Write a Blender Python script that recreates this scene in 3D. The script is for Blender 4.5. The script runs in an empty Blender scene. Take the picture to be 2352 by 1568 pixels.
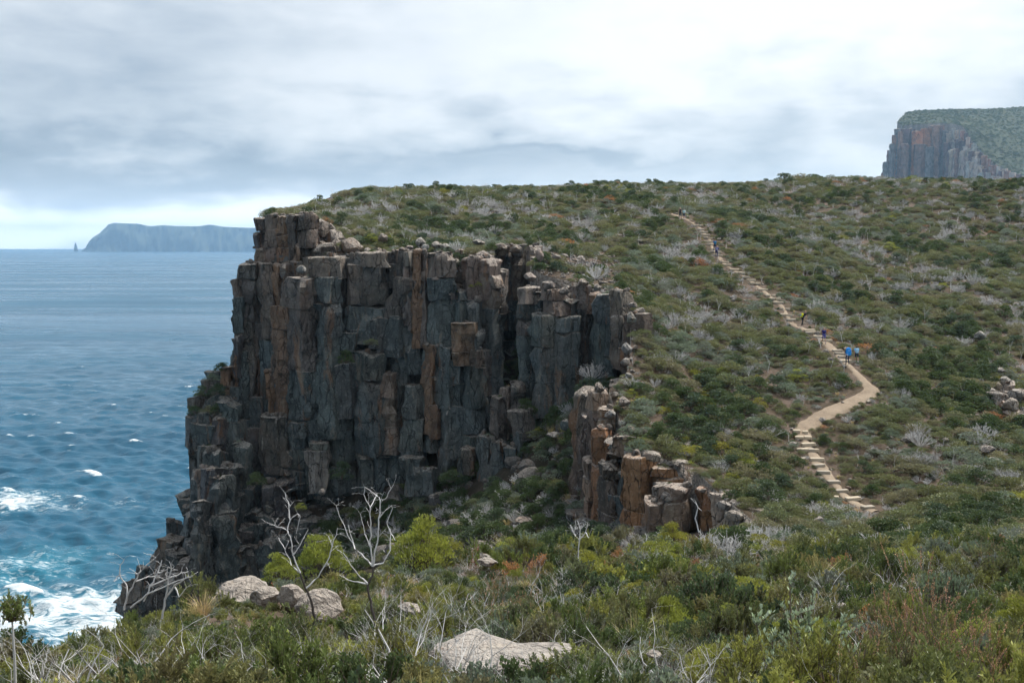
import bpy, bmesh, math, random
import numpy as np
from mathutils import Vector, Matrix, noise, geometry
from mathutils.bvhtree import BVHTree

random.seed(11)
rng = np.random.default_rng(11)
sc = bpy.context.scene
COL = sc.collection
R = math.radians

# ------------------------------------------------------------------ camera
F, CX, CY = 2522.0, 1176.0, 784.0            # focal length and centre, in pixels of a 2352 x 1568 frame
PITCH = math.atan((CY - 562.0) / F)
SEA_Z = -70.0
cam_d = bpy.data.cameras.new('camera')
cam_d.sensor_width = 36.0
cam_d.lens = 36.0 * F / 2352.0
cam_d.clip_start, cam_d.clip_end = 0.3, 90000.0
cam = bpy.data.objects.new('camera', cam_d)
cam.rotation_euler = (R(90) - PITCH, 0, 0)
COL.objects.link(cam)
sc.camera = cam

# ------------------------------------------------------------------ sky, sun, exposure
SUN_AZ, SUN_EL = R(48), R(58)                # azimuth from +Y towards +X
sun_dir = Vector((math.sin(SUN_AZ) * math.cos(SUN_EL), math.cos(SUN_AZ) * math.cos(SUN_EL), math.sin(SUN_EL)))


class NT:
    """small helper for building node trees"""
    def __init__(self, tree):
        self.t = tree
        self.t.nodes.clear()

    def n(self, kind, **kw):
        nd = self.t.nodes.new(kind)
        for k, v in kw.items():
            if k == 'inp':
                for i, val in v.items():
                    if isinstance(val, bpy.types.NodeSocket):
                        self.t.links.new(val, nd.inputs[i])
                    else:
                        nd.inputs[i].default_value = val
            else:
                setattr(nd, k, v)
        return nd

    def math(self, op, a, b=0.0, clamp=False):
        nd = self.n('ShaderNodeMath', operation=op, inp={0: a, 1: b})
        nd.use_clamp = clamp
        return nd.outputs[0]

    def mix(self, f, a, b, blend='MIX'):
        nd = self.n('ShaderNodeMix', data_type='RGBA', blend_type=blend, inp={0: f, 6: a, 7: b})
        nd.clamp_factor = True
        return nd.outputs[2]

    def noise(self, vec, scale, detail=4.0, rough=0.55, dist=0.0):
        return self.n('ShaderNodeTexNoise', inp={'Vector': vec, 'Scale': scale, 'Detail': detail, 'Roughness': rough, 'Distortion': dist}).outputs[0]

    def ramp(self, f, stops, interp='LINEAR'):
        nd = self.n('ShaderNodeValToRGB', inp={0: f})
        cr = nd.color_ramp
        cr.interpolation = interp
        while len(cr.elements) < len(stops):
            cr.elements.new(0.5)
        for e, (p, c) in zip(cr.elements, stops):
            e.position = p
            e.color = c if len(c) == 4 else (*c, 1)
        return nd.outputs[0]

    def smooth(self, v, a, b):
        nd = self.n('ShaderNodeMapRange', interpolation_type='SMOOTHSTEP', inp={0: v, 1: a, 2: b})
        return nd.outputs[0]

    def bump(self, h, strength=0.5, dist=0.1, normal=None):
        nd = self.n('ShaderNodeBump', inp={'Strength': strength, 'Distance': dist, 'Height': h})
        if normal is not None:
            self.t.links.new(normal, nd.inputs['Normal'])
        return nd.outputs[0]


world = bpy.data.worlds.new('World')
sc.world = world
world.use_nodes = True
w = NT(world.node_tree)
wdir = w.n('ShaderNodeTexCoord').outputs['Generated']
sep = w.n('ShaderNodeSeparateXYZ', inp={0: wdir}).outputs
az = w.math('ARCTAN2', sep[0], sep[1])                       # radians from +Y
el = w.math('ARCSINE', sep[2])
zc = w.math('ADD', w.math('MAXIMUM', sep[2], 0.0), 0.10)
cl = w.n('ShaderNodeCombineXYZ', inp={0: w.math('DIVIDE', sep[0], zc), 1: w.math('DIVIDE', sep[1], zc), 2: 0.0}).outputs[0]
cl2 = w.n('ShaderNodeCombineXYZ', inp={0: w.math('MULTIPLY', az, 3.0), 1: w.math('MULTIPLY', el, 7.5), 2: 3.7}).outputs[0]
n1 = w.noise(cl, 0.42, 3.0, 0.55, 0.5)
n2 = w.noise(cl2, 2.3, 3.0, 0.5, 0.3)
n3 = w.noise(cl2, 6.5, 4.0, 0.55, 0.2)


def px_az(px): return math.atan((px - CX) / F)
def px_el(py): return math.atan((CY - py) / F) - PITCH


def blob(px, py, sx, sy, amp):
    """a soft bank of thicker or thinner cloud"""
    a = w.math('DIVIDE', w.math('SUBTRACT', az, px_az(px)), sx / F)
    e = w.math('DIVIDE', w.math('SUBTRACT', el, px_el(py)), sy / F)
    q = w.math('ADD', w.math('MULTIPLY', a, a), w.math('MULTIPLY', e, e))
    return w.math('MULTIPLY', w.math('POWER', 2.718, w.math('MULTIPLY', q, -0.5)), amp)


warp = w.math('ADD', w.math('MULTIPLY', w.math('SUBTRACT', n2, 0.5), 0.11), w.math('MULTIPLY', w.math('SUBTRACT', n3, 0.5), 0.05))
el_keep = el
el = w.math('ADD', el, warp)
v = w.math('ADD', w.math('MULTIPLY', w.math('SUBTRACT', n1, 0.5), 0.5), 0.50)
v = w.math('ADD', v, w.math('MULTIPLY', w.math('SUBTRACT', n2, 0.5), 0.45))
n4 = w.noise(cl, 1.3, 4.0, 0.55, 0.4)
v = w.math('ADD', v, w.math('ADD', w.math('MULTIPLY', w.math('SUBTRACT', n3, 0.5), 0.36), w.math('MULTIPLY', w.math('SUBTRACT', n4, 0.5), 0.28)))
for b in ((1850, 20, 520, 150, 0.58), (1250, 170, 520, 60, 0.18), (250, 400, 560, 46, -0.36), (100, 150, 420, 110, -0.10), (200, 500, 620, 34, 0.40), (1290, 362, 190, 12, -0.22)):
    v = w.math('ADD', v, blob(*b))
skycol = w.ramp(v, [(0.0, (0.135, 0.165, 0.20)), (0.26, (0.190, 0.22, 0.256)), (0.48, (0.283, 0.308, 0.335)), (0.70, (0.380, 0.397, 0.413)), (1.0, (0.475, 0.482, 0.488))])
sky = w.n('ShaderNodeTexSky', sky_type='NISHITA', sun_disc=False, sun_elevation=SUN_EL, sun_rotation=SUN_AZ)
skyblue = w.mix(1.0, sky.outputs[0], (0.10, 0.10, 0.10, 1), 'MULTIPLY')
skymix = w.mix(0.93, skyblue, skycol)
# clear bright air under the cloud deck, low along the whole horizon
e_ = w.math('DIVIDE', el_keep, R(1.5))
low_ = w.math('ADD', 0.94, w.math('MULTIPLY', w.math('POWER', 2.718, w.math('MULTIPLY', w.math('MULTIPLY', e_, e_), -0.5)), 1.5))
bg = w.n('ShaderNodeBackground', inp={0: skymix, 1: low_})
w.n('ShaderNodeOutputWorld', inp={0: bg.outputs[0]})
world.cycles.sampling_method = 'MANUAL'
world.cycles.sample_map_resolution = 256

sun_l = bpy.data.lights.new('sun', 'SUN')
sun_l.energy = 2.5
sun_l.angle = R(18)
sun_l.color = (1.0, 0.96, 0.90)
sun = bpy.data.objects.new('sun', sun_l)
sun.rotation_euler = (-sun_dir).to_track_quat('-Z', 'Y').to_euler()
COL.objects.link(sun)

vs = sc.view_settings
vs.view_transform = 'Standard'
vs.look = 'None'
vs.gamma = 1.0
vs.exposure = 1.27
vs.use_curve_mapping = False
cy = sc.cycles
cy.use_denoising = True
cy.max_bounces = 3
cy.diffuse_bounces = 2
cy.glossy_bounces = 2
cy.transmission_bounces = 2
cy.volume_bounces = 1
cy.transparent_max_bounces = 4
cy.caustics_reflective = cy.caustics_refractive = False
cy.use_adaptive_sampling = True
cy.adaptive_threshold = 0.05


# ------------------------------------------------------------------ helpers
def at(px, py, d):
    """the point seen at frame pixel (px, py), d metres ahead"""
    u, vv = (px - CX) / F, (CY - py) / F
    c, s = math.cos(PITCH), math.sin(PITCH)
    k = d / (c + vv * s)
    return Vector((u * k, d, (-s + vv * c) * k))


def to_px(p):
    c, s = math.cos(PITCH), math.sin(PITCH)
    dz = p[1] * c - p[2] * s
    dz = max(dz, 1e-3)
    return (CX + F * p[0] / dz, CY - F * (p[1] * s + p[2] * c) / dz)


def sea_at(px, py):
    a = at(px, py, 1.0)
    k = SEA_Z / a.z
    return Vector((a.x * k, k, SEA_Z))


def link(o, parent=None):
    COL.objects.link(o)
    if parent is not None:
        o.parent = parent
    return o


def tag(o, label=None, cat=None, group=None, kind=None):
    for k, val in (('label', label), ('category', cat), ('group', group), ('kind', kind)):
        if val:
            o[k] = val
    return o


def mesh_from(name, verts, faces, mats=(), smooth=True):
    me = bpy.data.meshes.new(name)
    me.from_pydata([tuple(x) for x in verts], [], faces)
    for m in mats:
        me.materials.append(m)
    if smooth:
        me.polygons.foreach_set('use_smooth', [True] * len(me.polygons))
    me.update()
    return me


def mesh_np(name, V, Q, mats=(), smooth=True):
    """V (n,3), Q (m,k) index array with k = 3 or 4"""
    me = bpy.data.meshes.new(name)
    V = np.asarray(V, np.float32)
    Q = np.asarray(Q, np.int32)
    k = Q.shape[1]
    me.vertices.add(len(V)); me.vertices.foreach_set('co', V.ravel())
    me.loops.add(Q.size); me.loops.foreach_set('vertex_index', Q.ravel())
    me.polygons.add(len(Q))
    me.polygons.foreach_set('loop_start', np.arange(0, Q.size, k, dtype=np.int32))
    me.polygons.foreach_set('use_smooth', np.full(len(Q), smooth, dtype=bool))
    for m in mats:
        me.materials.append(m)
    me.update(calc_edges=True)
    return me


def obj(name, me, parent=None, loc=None):
    o = bpy.data.objects.new(name, me)
    if loc is not None:
        o.location = loc
    return link(o, parent)


def empty(name, loc=(0, 0, 0)):
    o = bpy.data.objects.new(name, None)
    o.location = loc
    o.empty_display_size = 0.2
    return link(o)


def material(name):
    m = bpy.data.materials.new(name)
    m.use_nodes = True
    return m, NT(m.node_tree)


# ------------------------------------------------------------------ materials
def mat_rock(name, scale=1.0, lichen=0.55, shared=0.45, crust=0.45, cracks=1.0):
    """jointed dolerite: the object's own colour, rust stains running down, pale lichen on ledges, cracks"""
    m, t = material(name)
    pos = t.n('ShaderNodeNewGeometry').outputs['Position']
    nz = t.n('ShaderNodeSeparateXYZ', inp={0: t.n('ShaderNodeNewGeometry').outputs['Normal']}).outputs[2]
    oi = t.n('ShaderNodeObjectInfo')
    base = oi.outputs['Color']
    vert = t.n('ShaderNodeVectorMath', operation='MULTIPLY', inp={0: pos, 1: (1, 1, 0.22)}).outputs[0]
    streak = t.noise(vert, 0.55 * scale, 4, 0.62, 0.6)
    blot = t.noise(pos, 0.9 * scale, 4, 0.65, 0.3)
    fine = t.noise(pos, 4.5 * scale, 3, 0.7)
    grain = t.noise(pos, 22 * scale, 2, 0.7)
    big = t.noise(t.n('ShaderNodeVectorMath', operation='MULTIPLY', inp={0: pos, 1: (1, 1, 0.45)}).outputs[0], 0.17 * scale, 3, 0.6, 0.8)
    common = t.ramp(big, [(0.30, (0.082, 0.100, 0.100)), (0.50, (0.128, 0.146, 0.140)), (0.66, (0.160, 0.135, 0.112)), (0.80, (0.240, 0.150, 0.092))])
    base = t.mix(shared, base, common)
    c = t.mix(t.smooth(blot, 0.35, 0.7), base, t.mix(1.0, base, (0.55, 0.55, 0.56, 1), 'MULTIPLY'))
    c = t.mix(t.math('MULTIPLY', t.smooth(streak, 0.57, 0.70), 0.62), c, (0.235, 0.112, 0.050, 1))     # rust
    tan = t.noise(t.n('ShaderNodeVectorMath', operation='MULTIPLY', inp={0: pos, 1: (1.3, 1.3, 0.3)}).outputs[0], 0.62 * scale, 3, 0.6, 0.5)
    c = t.mix(t.math('MULTIPLY', t.smooth(tan, 0.60, 0.74), 0.50), c, (0.33, 0.265, 0.190, 1))          # pale tan
    c = t.mix(t.math('MULTIPLY', t.smooth(streak, 0.44, 0.30), 0.60), c, (0.030, 0.034, 0.033, 1))     # dark water stains
    c = t.mix(t.math('MULTIPLY', t.smooth(fine, 0.56, 0.72), crust), c, (0.34, 0.33, 0.29, 1))          # pale crust
    up = t.math('MULTIPLY', t.smooth(nz, 0.25, 0.75), t.smooth(fine, 0.34, 0.56))
    c = t.mix(t.math('MULTIPLY', up, lichen), c, (0.48, 0.42, 0.36, 1))
    mott = t.math('ADD', 0.62, t.math('MULTIPLY', t.math('ADD', fine, grain), 0.38))
    c = t.mix(1.0, c, t.n('ShaderNodeCombineColor', inp={0: mott, 1: mott, 2: mott}).outputs[0], 'MULTIPLY')
    crv = t.n('ShaderNodeVectorMath', operation='ADD', inp={0: t.n('ShaderNodeVectorMath', operation='MULTIPLY', inp={0: pos, 1: (1.0, 1.0, 0.5)}).outputs[0],
              1: t.n('ShaderNodeTexNoise', inp={'Vector': pos, 'Scale': 0.8 * scale, 'Detail': 3.0}).outputs[1]}).outputs[0]
    vor = t.n('ShaderNodeTexVoronoi', feature='DISTANCE_TO_EDGE', inp={'Vector': crv, 'Scale': 0.62 * scale}).outputs['Distance']
    crack = t.math('MAXIMUM', t.smooth(vor, 0.0, 0.022), t.smooth(blot, 0.40, 0.62))
    vor2 = t.n('ShaderNodeTexVoronoi', feature='DISTANCE_TO_EDGE', inp={'Vector': t.n('ShaderNodeVectorMath', operation='ADD', inp={0: t.n('ShaderNodeVectorMath', operation='MULTIPLY', inp={0: pos, 1: (1.0, 1.0, 0.20)}).outputs[0],
             1: t.n('ShaderNodeVectorMath', operation='SCALE', inp={0: t.n('ShaderNodeTexNoise', inp={'Vector': pos, 'Scale': 0.6 * scale, 'Detail': 2.0}).outputs[1], 3: 0.5}).outputs[0]}).outputs[0], 'Scale': 1.15 * scale}).outputs['Distance']
    crack2 = t.math('MAXIMUM', t.smooth(vor2, 0.0, 0.040), t.smooth(tan, 0.44, 0.60))
    crack = t.math('MULTIPLY', crack, crack2)
    crack = t.math('SUBTRACT', 1.0, t.math('MULTIPLY', t.math('SUBTRACT', 1.0, crack), cracks))
    c = t.mix(crack, t.mix(1.0, c, (0.30, 0.30, 0.31, 1), 'MULTIPLY'), c)
    h = t.math('ADD', t.math('ADD', t.math('MULTIPLY', blot, 0.9), t.math('MULTIPLY', fine, 0.5)), t.math('ADD', t.math('MULTIPLY', grain, 0.12), t.math('MULTIPLY', crack, 0.35)))
    b = t.n('ShaderNodeBsdfPrincipled', inp={'Base Color': c, 'Roughness': 0.82, 'Specular IOR Level': 0.25, 'Normal': t.bump(h, 1.0, 0.42 / scale)})
    t.n('ShaderNodeOutputMaterial', inp={0: b.outputs[0]})
    return m


def mat_foliage(name, stops, translucent=0.3, rough=0.55, leafvar=0.6):
    """hue picked per plant, varied per leaf"""
    m, t = material(name)
    rnd = t.n('ShaderNodeObjectInfo').outputs['Random']
    lf = t.n('ShaderNodeAttribute', attribute_name='leaf').outputs['Fac']
    c = t.ramp(rnd, [(p, tuple(min(.9, x * 1.75) for x in q[:3])) for p, q in stops])
    k = t.math('ADD', 1.0 - leafvar * 0.5, t.math('MULTIPLY', lf, leafvar))
    c = t.mix(1.0, c, t.n('ShaderNodeCombineColor', inp={0: k, 1: k, 2: t.math('ADD', 0.42, t.math('MULTIPLY', k, 0.62))}).outputs[0], 'MULTIPLY')
    d = t.n('ShaderNodeBsdfPrincipled', inp={'Base Color': c, 'Roughness': rough, 'Specular IOR Level': 0.3})
    tr = t.n('ShaderNodeBsdfTranslucent', inp={0: c})
    mx = t.n('ShaderNodeMixShader', inp={0: translucent, 1: d.outputs[0], 2: tr.outputs[0]})
    t.n('ShaderNodeOutputMaterial', inp={0: mx.outputs[0]})
    return m


def mat_wood(name, c0, c1):
    m, t = material(name)
    rnd = t.n('ShaderNodeObjectInfo').outputs['Random']
    pos = t.n('ShaderNodeTexCoord').outputs['Object']
    f = t.math('ADD', t.math('MULTIPLY', rnd, 0.55), t.math('MULTIPLY', t.noise(pos, 6.0, 4), 0.55))
    c = t.mix(f, c0, c1)
    b = t.n('ShaderNodeBsdfPrincipled', inp={'Base Color': c, 'Roughness': 0.8, 'Specular IOR Level': 0.2})
    t.n('ShaderNodeOutputMaterial', inp={0: b.outputs[0]})
    return m


def mat_plain(name, col, rough=0.75, var=0.25, scale=12.0):
    m, t = material(name)
    pos = t.n('ShaderNodeTexCoord').outputs['Object']
    k = t.math('ADD', 1.0 - var * 0.5, t.math('MULTIPLY', t.noise(pos, scale, 3), var))
    c = t.mix(1.0, (*col, 1), t.n('ShaderNodeCombineColor', inp={0: k, 1: k, 2: k}).outputs[0], 'MULTIPLY')
    b = t.n('ShaderNodeBsdfPrincipled', inp={'Base Color': c, 'Roughness': rough, 'Specular IOR Level': 0.25})
    t.n('ShaderNodeOutputMaterial', inp={0: b.outputs[0]})
    return m


def mat_ground(name, stops, scale=1.0, bump=0.12):
    m, t = material(name)
    pos = t.n('ShaderNodeNewGeometry').outputs['Position']
    a = t.noise(pos, 0.35 * scale, 2, 0.6, 0.3)
    b_ = t.noise(pos, 3.0 * scale, 4, 0.7)
    g = t.noise(pos, 14.0 * scale, 2, 0.75)
    f = t.math('ADD', t.math('MULTIPLY', a, 0.5), t.math('ADD', t.math('MULTIPLY', b_, 0.35), t.math('MULTIPLY', g, 0.15)))
    c = t.ramp(f, stops)
    h = t.math('ADD', b_, t.math('MULTIPLY', g, 0.5))
    b = t.n('ShaderNodeBsdfPrincipled', inp={'Base Color': c, 'Roughness': 0.9, 'Specular IOR Level': 0.15, 'Normal': t.bump(h, 0.8, bump)})
    t.n('ShaderNodeOutputMaterial', inp={0: b.outputs[0]})
    return m


M = {}
M['rock'] = mat_rock('dolerite')
M['rock_far'] = mat_rock('far_dolerite', 0.12, 0.75, 0.18)
M['rock_near'] = mat_rock('lichen_rock', 1.5, 0.45, 0.15, 0.55, 0.35)
M['rock_wall'] = mat_rock('rusty_dolerite', 1.0, 0.6, 0.12)
M['rubble'] = mat_rock('rubble_stone', 1.5, 0.18, 0.5, 0.15)
M['soil'] = mat_ground('stony_soil', [(0.30, (0.035, 0.028, 0.016)), (0.48, (0.075, 0.055, 0.035)), (0.60, (0.13, 0.095, 0.075)), (0.75, (0.24, 0.19, 0.16))])
M['scree'] = mat_ground('gully_soil', [(0.30, (0.018, 0.016, 0.010)), (0.50, (0.036, 0.030, 0.020)), (0.62, (0.070, 0.050, 0.040)), (0.8, (0.13, 0.10, 0.088))], 0.8)  # dark earth, colours deepened to stand in for shade of the surrounding cliffs
M['track'] = mat_ground('trodden_earth', [(0.30, (0.16, 0.12, 0.085)), (0.5, (0.27, 0.21, 0.15)), (0.72, (0.38, 0.31, 0.235))], 1.6, 0.05)
# ------------------------------------------------------------------ land form
class TPS:
    """thin-plate surface through control points"""
    def __init__(self, pts, smooth=0.02):
        P = np.array([tuple(p) for p in pts], float)
        self.s = 50.0
        self.X = P[:, :2] / self.s
        n = len(P)
        A = np.zeros((n + 3, n + 3))
        A[:n, :n] = self.k(self.X, self.X) + np.eye(n) * smooth
        A[:n, n] = 1; A[:n, n + 1:] = self.X
        A[n, :n] = 1; A[n + 1:, :n] = self.X.T
        b = np.zeros(n + 3); b[:n] = P[:, 2]
        self.w = np.linalg.solve(A, b)

    @staticmethod
    def k(a, b):
        r2 = ((a[:, None, :] - b[None, :, :]) ** 2).sum(-1)
        return 0.5 * r2 * np.log(r2 + 1e-9)

    def __call__(self, xy):
        xy = np.atleast_2d(np.asarray(xy, float)) / self.s
        out = np.empty(len(xy))
        n = len(self.X)
        for i in range(0, len(xy), 4000):
            q = xy[i:i + 4000]
            out[i:i + 4000] = self.k(q, self.X) @ self.w[:n] + self.w[n] + q @ self.w[n + 1:]
        return out

    def z(self, x, y):
        return float(self([(x, y)])[0])


PATH = [(1545, 487, 173), (1600, 515, 166), (1625, 545, 160), (1645, 580, 152), (1668, 608, 147), (1720, 640, 141), (1765, 675, 135), (1800, 705, 130), (1815, 738, 125),
        (1855, 755, 121), (1893, 778, 116.5), (1945, 830, 109.5), (1975, 862, 106), (1998, 888, 103), (1945, 925, 100), (1880, 950, 97.5), (1842, 985, 95), (1855, 1020, 92.5), (1880, 1062, 89.5),
        (1915, 1105, 86.5), (1955, 1150, 83.5), (2012, 1174, 81.3)]
path_pts = [at(*p) for p in PATH]

VEG = 0.75
top_ctrl = []
for px, py, d in [  # heath seen over the tops of its bushes
        (640, 484, 158), (700, 470, 166), (800, 437, 185), (850, 430, 200), (1000, 426, 206), (1200, 430, 216), (1400, 419, 226), (1600, 427, 240), (1720, 432, 246), (1850, 407, 236), (2000, 406, 236),
        (2100, 410, 228), (2352, 412, 218), (2500, 420, 218), (1000, 500, 165), (1200, 500, 166), (1400, 500, 170), (1850, 500, 190), (2100, 520, 185), (2352, 520, 185),
        (900, 520, 150), (1050, 545, 147), (1300, 560, 142), (1450, 600, 137), (1600, 660, 132), (1700, 760, 120), (1500, 690, 121), (1600, 830, 109), (1500, 880, 101),
        (1650, 950, 95), (1550, 960, 93.5), (1750, 1050, 87), (1650, 1040, 87.5), (1780, 1140, 80), (2000, 640, 147), (2200, 640, 150), (2400, 640, 155), (2100, 760, 126), (2352, 780, 128), (2150, 900, 107),
        (2250, 980, 99), (2352, 1020, 96), (2450, 1020, 96), (2000, 1050, 90), (2200, 1080, 87), (2352, 1120, 82), (2100, 1170, 79), (2352, 1180, 70), (2500, 1180, 70),
        # the slope in front
        (2005, 1235, 68), (2352, 1240, 55), (2600, 1240, 50), (1700, 1250, 60), (2000, 1310, 45), (2352, 1320, 36), (1500, 1255, 57), (1500, 1330, 38), (2000, 1400, 25), (2352, 1420, 20), (2700, 1400, 20),
        (2352, 1568, 8), (2000, 1568, 8), (1500, 1568, 8), (1176, 1568, 8), (700, 1568, 8), (300, 1560, 8), (0, 1545, 8), (-300, 1530, 8),
        (1500, 1440, 19), (1176, 1475, 16), (1176, 1350, 33), (1176, 1275, 48), (1000, 1280, 46), (1000, 1400, 24), (800, 1320, 33), (700, 1440, 17.5), (600, 1345, 30), (450, 1370, 25),
        (300, 1428, 19), (150, 1455, 16), (0, 1472, 14), (-200, 1480, 12), (300, 1490, 12.5), (0, 1512, 10.5)]:
    p = at(px, py, d)
    p.z -= VEG * (1.0 if d > 45 else 0.85 if d > 12 else 0.6)
    top_ctrl.append(p)
for px, py, d in [(590, 497, 141), (640, 492, 141), (720, 500, 140), (755, 530, 137), (790, 578, 133), (900, 578, 132), (1000, 590, 131), (1110, 585, 130), (1190, 575, 132), (1240, 640, 123), (1330, 665, 119),
                  (1440, 690, 114), (1455, 770, 108), (1440, 862, 101), (1440, 960, 93), (1445, 1030, 88), (1600, 1062, 84.5), (1690, 1140, 78)]:
    p = at(px, py, d); p.z -= 0.3
    top_ctrl.append(p)
for p in path_pts:
    q = p.copy(); q.z -= 0.12
    top_ctrl.append(q)
top_ctrl += [Vector((0, 0, -1.75)), Vector((-6, 1, -2.4)), Vector((6, 1, -1.7)), Vector((0, -6, -0.9)), Vector((8, -6, -0.6)), Vector((-8, -6, -1.6))]
for px, zz, d in [(850, 7, 232), (1200, 8, 250), (1600, 10, 275), (1850, 12, 270), (2352, 9, 258), (2600, 9, 262)]:
    top_ctrl.append(Vector((at(px, 571, d).x, d, zz)))
TOP = TPS(top_ctrl, 0.01)

# outline of the ground sheet: plateau rim, round the notch, down the edge of the near wall, along the lip of the gully, behind the camera
RIM = [(604, 150), (612, 140.5), (650, 139.5), (722, 139), (742, 135), (772, 131.5), (830, 131), (900, 131), (1000, 130.5), (1110, 129.5), (1132, 131), (1139, 137.5), (1197, 140), (1204, 151), (1212, 150), (1214, 138), (1222, 127),
       (1250, 125), (1330, 123.2), (1400, 120.5), (1440, 116.5), (1452, 108.5), (1448, 104), (1436, 101), (1402, 98.6), (1412, 96), (1430, 93), (1438, 88.5), (1530, 86.5), (1600, 84.5), (1650, 80.5), (1700, 77), (1745, 73.5),
       (1700, 67), (1560, 62), (1400, 60), (1176, 56), (1000, 51), (880, 44), (760, 37), (640, 33.5), (520, 31), (430, 29), (330, 25), (200, 21.5), (60, 18.5), (-120, 16), (-420, 14)]
rim = [Vector((at(px, 571, d).x, d)) for px, d in RIM]
rim += [Vector((-14, 2)), Vector((-13, -10)), Vector((22, -10)), Vector((26, 12)), Vector((62, 60)), Vector((95, 150)), Vector((150, 270)), Vector((60, 292)), Vector((0, 268)), Vector((-28, 246)), Vector((at(835, 571, 222).x, 222)),
        Vector((at(826, 571, 200).x, 200)), Vector((at(782, 571, 185).x, 185)), Vector((at(672, 571, 166).x, 166)), Vector((at(618, 571, 157).x, 157))]
rim_np = np.array([tuple(p) for p in rim])


def inside(poly, pts):
    x, y = pts[:, 0], pts[:, 1]
    r = np.zeros(len(pts), bool)
    j = len(poly) - 1
    for i in range(len(poly)):
        xi, yi = poly[i]; xj, yj = poly[j]
        hit = ((yi > y) != (yj > y)) & (x < (xj - xi) * (y - yi) / (yj - yi + 1e-12) + xi)
        r ^= hit
        j = i
    return r


def edge_dist(poly, pts):
    best = np.full(len(pts), 1e9)
    for i in range(len(poly)):
        a, b = poly[i - 1], poly[i]
        ab = b - a
        t = np.clip(((pts - a) @ ab) / (ab @ ab + 1e-12), 0, 1)
        best = np.minimum(best, np.linalg.norm(pts - (a + t[:, None] * ab), axis=1))
    return best


def path_dist(pts):
    P = np.array([(p.x, p.y) for p in path_pts])
    best = np.full(len(pts), 1e9)
    for i in range(1, len(P)):
        ab = P[i] - P[i - 1]
        t = np.clip(((pts - P[i - 1]) @ ab) / (ab @ ab), 0, 1)
        best = np.minimum(best, np.linalg.norm(pts - (P[i - 1] + t[:, None] * ab), axis=1))
    return best


def sheet(name, outline, zf, rough, mat, step_near=0.7, step_far=3.0, skirt=0.0):
    """triangulated terrain inside an outline, finer towards the camera"""
    ol = []
    for i in range(len(outline)):
        a, b = Vector(outline[i]), Vector(outline[(i + 1) % len(outline)])
        st = min(3.0, max(0.8, 0.014 * (a.length + b.length)))
        k = max(1, int((b - a).length / st))
        for j in range(k):
            ol.append(a.lerp(b, j / k))
    oln = np.array([tuple(p) for p in ol])
    pts = []
    y = oln[:, 1].min()
    while y < oln[:, 1].max():
        st = min(step_far, max(step_near, 0.014 * abs(y) + 0.25))
        xs = np.arange(oln[:, 0].min(), oln[:, 0].max(), st)
        pts.append(np.c_[xs + rng.uniform(-.3, .3, len(xs)) * st, np.full(len(xs), y) + rng.uniform(-.3, .3, len(xs)) * st])
        y += st
    pts = np.concatenate(pts)
    pts = pts[inside(oln, pts)]
    pts = pts[edge_dist(oln, pts) > 0.35]
    allp = ol + [Vector(p) for p in pts]
    n = len(ol)
    vv, _, ff, _, _, _ = geometry.delaunay_2d_cdt(allp, [], [list(range(n))], 1, 1e-4)
    V = np.array([(p[0], p[1]) for p in vv])
    z = zf(V)
    bumps = np.array([noise.fractal(Vector((p[0] * .35, p[1] * .35, 3.1)), 0.9, 2.0, 4) for p in V])
    z = z + bumps * rough * (np.clip((path_dist(V) - .9) / 1.6, 0.05, 1) if rough < .3 else 1)
    verts = [(V[i, 0], V[i, 1], z[i]) for i in range(len(V))]
    faces = [list(f) for f in ff]
    if skirt:
        base = len(verts)
        ids = list(range(n))
        c = oln.mean(0)
        for i in ids:
            q = V[i]
            nn = noise.noise_vector(Vector((q[0] * .4, q[1] * .4, 9.0)))
            verts.append((q[0] + nn.x * .8, q[1] + nn.y * .8 + 1.0, z[i] - skirt * (0.8 + 0.4 * nn.z)))
        for i in range(n):
            j = (i + 1) % n
            faces.append([ids[i], base + i, base + j, ids[j]])
    me = mesh_from(name, verts, faces, [mat, M['rock']])
    for p_ in me.polygons[len(ff):]:
        p_.material_index = 1
    o = obj(name, me)
    o.color = (.12, .10, .085, 1)
    return o


headland = sheet('headland', rim, TOP, 0.16, M['soil'], skirt=9.0)
tag(headland, 'scrub covered headland and near slope above the sea', kind='structure')

# the gully floor and the broken ground below the cliffs
low_ctrl = [at(*p) for p in [(600, 1330, 122), (760, 1270, 121), (900, 1205, 121), (1000, 1160, 121), (1090, 1115, 123), (1130, 1010, 128), (1160, 910, 132), (1190, 800, 140), (1200, 740, 148), (1260, 960, 121), (1330, 930, 117),
            (1390, 860, 112), (1240, 1080, 112), (1330, 1080, 106), (1340, 1190, 98), (1440, 1215, 88), (1560, 1235, 79), (1700, 1240, 73), (1750, 1200, 74), (1200, 1185, 103), (1050, 1250, 103), (900, 1310, 105), (760, 1350, 105), (650, 1400, 106),
            (520, 1460, 112), (380, 1500, 116), (280, 1480, 122)]]
low_ctrl += [Vector((x, y, z)) for x, y, z in [(-20, 70, -36), (0, 70, -30), (10, 68, -25), (-35, 60, -48), (-45, 90, -56), (-48, 120, -60), (-10, 48, -34), (-20, 36, -32), (-16, 26, -26), (-34, 36, -50), (-30, 150, -30), (0, 160, -20), (20, 150, -16),
              (-60, 140, -74), (-62, 100, -76), (-52, 60, -76), (-44, 30, -76), (30, 110, -30), (36, 90, -32), (28, 75, -27)]]
LOW = TPS(low_ctrl, 0.02)
low_out = [Vector(p) for p in [(-62, 20), (-10, 20), (-6, 32), (0, 48), (14, 58), (24, 64), (30, 74), (34, 90), (36, 120), (26, 160), (-30, 160), (-62, 150)]]
gully = sheet('gully_slope', low_out, LOW, 0.7, M['scree'], 1.2, 2.0)
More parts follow.
